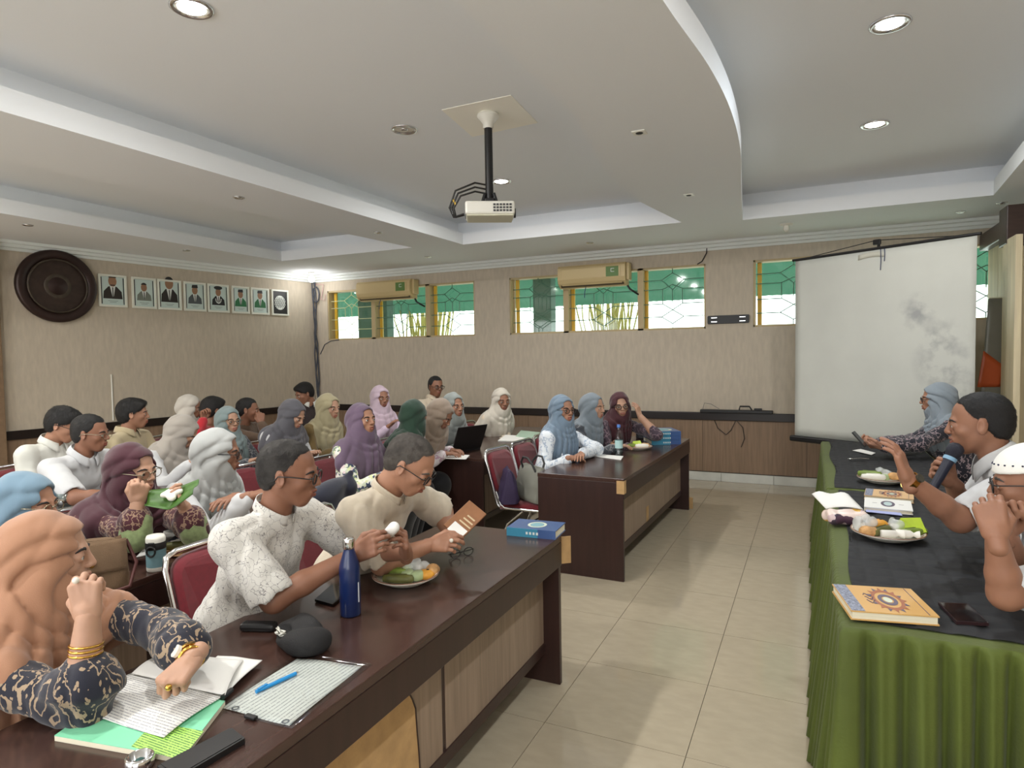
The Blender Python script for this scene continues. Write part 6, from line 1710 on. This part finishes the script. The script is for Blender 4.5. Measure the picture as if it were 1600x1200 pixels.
# ---- second row desk
c_ = (-2.554, 1.808, 0.752)
t = thing('tumbler', 'insulated teal tumbler with a white lid and black strap', 'tumbler', (c_[0], c_[1], TZ), R(-60))
MB().lathe([(.001, 0), (.036, 0), (.039, .006), (.0395, .02)], 26).build('base', M_white, t)
MB().lathe([(.0395, .02), (.0395, .095), (.040, .097)], 26, cap=False).build('body', mat('teal_tumbler', (116, 152, 160), .45, var=(8, .08)), t)
MB().lathe([(.0405, .095), (.041, .10), (.041, .122), (.040, .125)], 26).build('collar', M_dark, t)
MB().lathe([(.0385, .125), (.039, .14), (.034, .152), (.001, .156)], 26).build('lid', M_white, t)
MB().tube([(.046+.0*math.cos(a), .017*math.cos(a), .092+.020*math.sin(a)) for a in [2*PI*k/16 for k in range(16)]], .0045, 6, closed=True).build('carry_ring', M_dark, t)
MB().box((.042, 0, .118), (.010, .026, .024), ch=.003).build('latch', M_dark, t)
o = slab('papers', 'white papers spread under the brown bag and tumbler', 'paper', [(-2.795, 1.879, 0.752), (-2.763, 2.015, 0.752), (-2.851, 2.363, 0.752), (-3.184, 2.313, 0.752)], .004, M_paper)
o = slab('folder', 'dark navy folder behind the tumbler', 'folder', [(-2.844, 2.076, 0.757), (-2.772, 2.198, 0.757), (-3.036, 2.452, 0.757), (-3.074, 2.393, 0.757)], .012, mat('navy_folder', (34, 40, 58), .5))
book('small greenish notebook beside the navy folder', [(-2.794, 2.238, 0.757), (-2.750, 2.306, 0.757), (-2.969, 2.523, 0.757), (-3.034, 2.467, 0.757)], .02, mat('sage_cover', (156, 164, 122), .6), name='notebook')
c_ = (-2.674, 2.070, 0.753)
t = thing('tray', 'flat brown tray of wrapped food behind the red chair', 'tray', (c_[0], c_[1], TZ), R(20))
MB().lathe([(.001, .002), (.12, .002), (.14, .014), (.138, .016), (.118, .006), (.001, .006)], 30).build('dish', mat('tan_paper', (176, 134, 92), .7), t)
lay((c_[0], c_[1], TZ), [('rollw', 'white paper roll on the tray behind the red chair', -.03, .0, .006, 15), ('twist', 'white twisted wrapper on the tray', .03, .02, .01, 30), ('rolld', 'opened cooked leaf on the tray', -.05, -.04, .004, 20), ('fried', 'yellowish food on the right of the tray', .08, .0, .006, 0)])
# leaf held by the maroon-scarf woman
c_ = Vector((-2.573, 1.925, 1.038))
t = thing('leaf_parcel', 'opened banana leaf with white rice held up by the maroon-scarfed person', 'food', tuple(c_), R(25))
t.rotation_euler = (R(38), R(-6), R(25))
MB().sheet(lambda u, v: ((u-.5)*.23, (v-.5)*.135*(1-.35*abs(u-.5)*2), .030*abs(u-.42)*2+.055*max(0, u-.6)+.02*math.sin(v*PI*2)*(u-.5)), 16, 10, th=.002).build('leaf', mat('bright_leaf', (62, 100, 34), .45, var=(14, .2), stretch=(1, 8, 1)), t)
e = SDF(.012); rr = random.Random(5)
for j in range(7): e.ell((rr.uniform(-.04, .03), rr.uniform(-.02, .02), .018+rr.uniform(0, .012)), (.018, .014, .011))
v, f = e.mesh(.005); mesh_obj('rice', [(v, f, 0)], [M_ricew], t)
# ---- third row: glass cup, saucer
c_ = (-4.212, 2.388, 0.752)
t = thing('glass_cup', 'glass cup with a handle on the third row desk', 'cup', (c_[0], c_[1], TZ), R(-120))
MB().lathe([(.001, .004), (.034, .002), (.038, .01), (.044, .09), (.0415, .09), (.036, .012), (.001, .008)], 24).build('glass', glass_mat('cup_glass', (214, 226, 226), .22), t)
MB().lathe([(.001, .01), (.035, .012), (.040, .06), (.001, .0605)], 20).build('tea', glass_mat('pale_tea', (176, 190, 186), .1), t)
MB().tube([(.04, 0, .075), (.068, 0, .072), (.074, 0, .045), (.062, 0, .025), (.038, 0, .022)], .006, 8).build('handle', glass_mat('cup_handle', (220, 230, 230), .3), t)
for k, px_ in enumerate(((-4.249, 2.522, 0.752), (-4.316, 2.572, 0.757))):
    o = MB().lathe([(.001, 0), (.030, 0), (.036, .006), (.030, .012), (.001, .013)], 20).build('cup_lid', M_white); o.location = (px_[0], px_[1], TZ+.014*k)
    finish(o, ['white cup lid lying on the third row desk beside the glass', 'upper white lid stacked by the glass cup'][k], 'lid')
slab('tray', 'grey tray at the edge of the third row desk', 'tray', [(-4.094, 2.345, 0.752), (-4.028, 2.459, 0.752), (-4.286, 2.627, 0.752), (-4.419, 2.576, 0.752)], .006, mat('grey_tray', (120, 122, 118), .4))
c_ = (-4.444, 4.964, 0.752)
t = thing('glass_cup', 'small glass on the desk in front of the olive scarf', 'cup', (c_[0], c_[1], TZ))
MB().lathe([(.001, .004), (.034, .002), (.040, .09), (.037, .09), (.032, .01), (.001, .008)], 20).build('glass', glass_mat('cup_glass_b', (206, 220, 214), .25), t)
# ---- fourth desk: laptop, papers
c_ = Vector((-3.070, 5.294, 0.752))
t = thing('laptop', 'open black laptop seen from behind on the desk', 'laptop', (c_.x, c_.y, TZ), R(160))
M_lap = mat('laptop_black', (30, 28, 28), .4)
MB().box((0, 0, .010), (.26, .36, .02), ch=.005).build('base', M_lap, t)
mb = MB(); mb.M = Matrix.Translation((-.13, 0, .02)) @ Matrix.Rotation(R(-24), 4, 'Y'); mb.box((0, 0, .125), (.010, .36, .25), ch=.003).build('screen_lid', M_lap, t)
mb = MB(); mb.M = Matrix.Translation((-.13, 0, .02)) @ Matrix.Rotation(R(-24), 4, 'Y'); mb.box((.0055, 0, .125), (.002, .33, .21)).build('display', mat('display_glass', (40, 46, 54), .15), t)
MB().box((.01, 0, .0205), (.12, .30, .002)).build('keyboard', M_dark, t)
slab('papers', 'white papers in front of the ivory-scarfed person', 'paper', [(-2.963, 5.947, 0.752), (-2.688, 5.986, 0.752), (-2.802, 6.379, 0.752), (-3.092, 6.402, 0.752)], .012, M_paper)
slab('file', 'pale green file on the desk beside the dusty blue scarf', 'folder', [(-2.913, 6.286, 0.752), (-2.620, 6.163, 0.752), (-2.790, 6.678, 0.752), (-3.074, 6.778, 0.752)], .02, mat('pale_green_file', (170, 196, 176), .5))
slab('notepad', 'white notepad under the writing hands of the tan-scarfed person', 'paper', [(-3.031, 4.786, 0.752), (-2.716, 4.823, 0.752), (-2.788, 5.022, 0.752), (-3.071, 5.002, 0.752)], .006, M_paper)
# ---- green tables
M_tanb = mat('tan_cover', (206, 162, 96), .45); M_ink = mat('ornament_ink', (96, 86, 104), .5); M_ink2 = mat('ornament_red', (160, 96, 62), .5); M_pat = mat('patterned_spine', (128, 134, 152), .5, var=(140, .6))
def ornate(t, lx, ly, th, s):
    MB().box((lx*.09, ly*.5*s, th+.0004), (lx*.16, ly*.98, .0008)).build('patterned_band', M_pat, t)
    c0 = (lx*.56, ly*.48*s)
    flat_oval(t, 'ornament_ring', M_ink2, c0, lx*.18, ly*.36, th+.0008, .78)
    for k in range(16):
        a = 2*PI*k/16; mb = MB(); p = [(c0[0]+lx*.18*r_*math.cos(a+d_), c0[1]+ly*.36*r_*math.sin(a+d_), th+.0009) for r_, d_ in ((1.0, -.14), (1.28, 0), (1.0, .14))]
        mb.add(p, [(0, 1, 2)]).build('ornament_petal', M_ink if k % 2 else M_ink2, t)
    flat_oval(t, 'ornament_core', M_ink, c0, lx*.11, ly*.2, th+.0009, .6)
    flat_oval(t, 'ornament_eye', M_bk3, c0, lx*.05, ly*.1, th+.0009)
    for k in range(3): MB().tube([(lx*(.30+.02*j), ly*s*(.62-.12*k+.06*math.sin(j*1.3+k)), th+.001) for j in range(6)], .0016, 5).build('ornament_scroll', M_ink, t)
    MB().box((lx*.90, ly*.5*s, th+.0006), (.002, ly*.96, .0008)).build('cover_line', M_ink, t)
book('tan book with an ornate round design nearest on the green table', [(0.116, 2.259, 0.800), (0.360, 2.309, 0.800), (0.356, 2.527, 0.800), (0.108, 2.500, 0.800)], .030, M_tanb, None, ornate, None, GZ)
book('tan book with patterned edge behind the white book', [(0.273, 4.140, 0.800), (0.514, 4.113, 0.800), (0.534, 4.328, 0.800), (0.287, 4.348, 0.800)], .024, mat('tan_cover_b', (214, 176, 128), .5), None, ornate, None, GZ)
def wdesign(t, lx, ly, th, s):
    flat_oval(t, 'cover_badge', M_ink, (lx*.5, ly*.5*s), lx*.15, ly*.30, th+.0005); flat_oval(t, 'cover_badge_core', mat('badge_core', (186, 206, 206), .5), (lx*.5, ly*.5*s), lx*.09, ly*.2, th+.0008)
    for q_ in (-1, 1): MB().box((lx*(.5+.28*q_), ly*.5*s, th+.0004), (lx*.10, .004, .0006)).build('cover_text', M_ink, t)
book('white book with an oval badge between the tan book and blue leaflet', [(0.254, 3.839, 0.800), (0.475, 3.822, 0.800), (0.495, 4.057, 0.800), (0.270, 4.086, 0.800)], .022, M_paper, None, wdesign, None, GZ)
slab('leaflet', 'pale lilac leaflet beside the white book', 'paper', [(0.260, 3.795, 0.797), (0.422, 3.772, 0.797), (0.416, 3.930, 0.797), (0.269, 3.935, 0.797)], .003, mat('lilac_paper', (172, 180, 226), .6))
t = thing('phone', 'dark red-brown phone beside the ornate tan book', 'phone', (.44, 2.42, GZ))
q = local([(0.409, 2.345, 0.800), (0.496, 2.367, 0.800), (0.471, 2.526, 0.800), (0.385, 2.502, 0.800)], (.44, 2.42))
MB().prism(ccw(q), 0, .010).build('body', mat('phone_maroon', (44, 26, 28), .3), t); MB().prism(ccw([(p[0]*.93+q[0][0]*.0, p[1]*.93) for p in q]), .010, .0112).build('screen', mat('phone_screen_dark', (28, 24, 26), .08), t)
c_ = Vector((0.156, 3.533, 0.800))
t = thing('tissue_packet', 'printed tissue packet with white tissues sticking out', 'tissue box', (c_.x, c_.y, GZ), R(24))
M_pk = pattern(mat('packet_print', (90, 66, 80), .35), 'patches', [(66, 50, 66), (206, 160, 60), (200, 176, 176), (84, 60, 76), (226, 206, 196)], 16, .2)
e = SDF(.012); e.cone((-.07, -.03, .03), (.07, -.03, .03), .030).cone((-.07, .04, .03), (.07, .04, .03), .030).cone((-.07, 0, .045), (.07, 0, .045), .025); w_ = crease(31, 35); e.disp = lambda x, y, z: .004*w_(x, y, z); e.cut((0, 0, .001), (0, 0, -1))
v, f = e.mesh(.005); mesh_obj('packet', [(v, f, 0)], [M_pk], t)
MB().sheet(lambda u, v: (-.09+.17*u-.03*v, .02+.09*v-.03*u, .068+.055*v+.012*math.sin(u*PI)+.008*math.sin(u*9)*v), 10, 8, th=.002).build('tissue', M_paper, t)
c_ = Vector((0.325, 5.614, 0.800))
t = thing('spoon', 'small shiny spoon lying on the farther green table', 'spoon', (c_.x, c_.y, GZ+.004), R(10))
MB().ball((-.05, 0, .003), (.022, .014, .004)).build('bowl', M_chrome, t); MB().tube([(-.03, 0, .004), (.02, .004, .008), (.08, .004, .004)], [.003, .0025, .0045], 6).build('handle', M_chrome, t)
slab('paper_sheet', 'white paper under the phone-holding hands', 'paper', [(0.314, 6.088, 0.797), (0.440, 5.876, 0.797), (0.476, 5.995, 0.797), (0.381, 6.188, 0.797)], .003, M_paper)
# phone in the hands
a_, b_ = Vector((0.291, 5.578, 1.013)), Vector((0.377, 5.558, 0.910))
t = thing('phone', 'slim black phone held up by the person in the cool grey headscarf', 'phone', tuple((a_+b_)/2))
d_ = (b_-a_); L_ = d_.length; d_.normalize(); n_ = Vector((.25, 1, .1)); n_ = (n_-d_*n_.dot(d_)).normalized(); m_ = d_.cross(n_)
mb = MB(); mb.M = Matrix(((d_.x, n_.x, m_.x, 0), (d_.y, n_.y, m_.y, 0), (d_.z, n_.z, m_.z, 0), (0, 0, 0, 1))); mb.box((0, 0, 0), (max(.14, L_), .075, .009), ch=.003).build('body', M_blkp, t)
mb = MB(); mb.M = Matrix(((d_.x, n_.x, m_.x, 0), (d_.y, n_.y, m_.y, 0), (d_.z, n_.z, m_.z, 0), (0, 0, 0, 1))); mb.box((0, 0, .005), (max(.14, L_)-.01, .068, .001)).build('screen', mat('held_screen', (30, 32, 38), .1), t)
# microphone
a_, b_ = Vector((0.441, 3.053, 1.069)), Vector((0.516, 3.095, 1.213)); c2 = Vector((0.546, 3.112, 1.269))
t = thing('microphone', 'dark wireless microphone with a pale blue ring in the speaker hand', 'microphone', tuple(a_))
t['label'] = 'dark wireless microphone with a pale blue ring held to the mouth'
d_ = (c2-a_); 
MB().cyl((0, 0, 0), tuple(b_-a_), .016, .021, n=18).build('handle', mat('mic_navy', (24, 28, 48), .4), t)
MB().cyl(tuple((b_-a_)*.86), tuple((b_-a_)*.95), .0245, .0255, n=18).build('ring', mat('mic_ring', (128, 168, 196), .4), t)
u_ = (b_-a_).normalized()
MB().tube([tuple((b_-a_)+u_*x_) for x_ in (-.006, .004, .02, .038, .05, .056)], [.022, .027, .031, .030, .020, .004], 18).build('head', mat('mic_mesh', (22, 24, 40), .5, bump=(400, .6)), t)
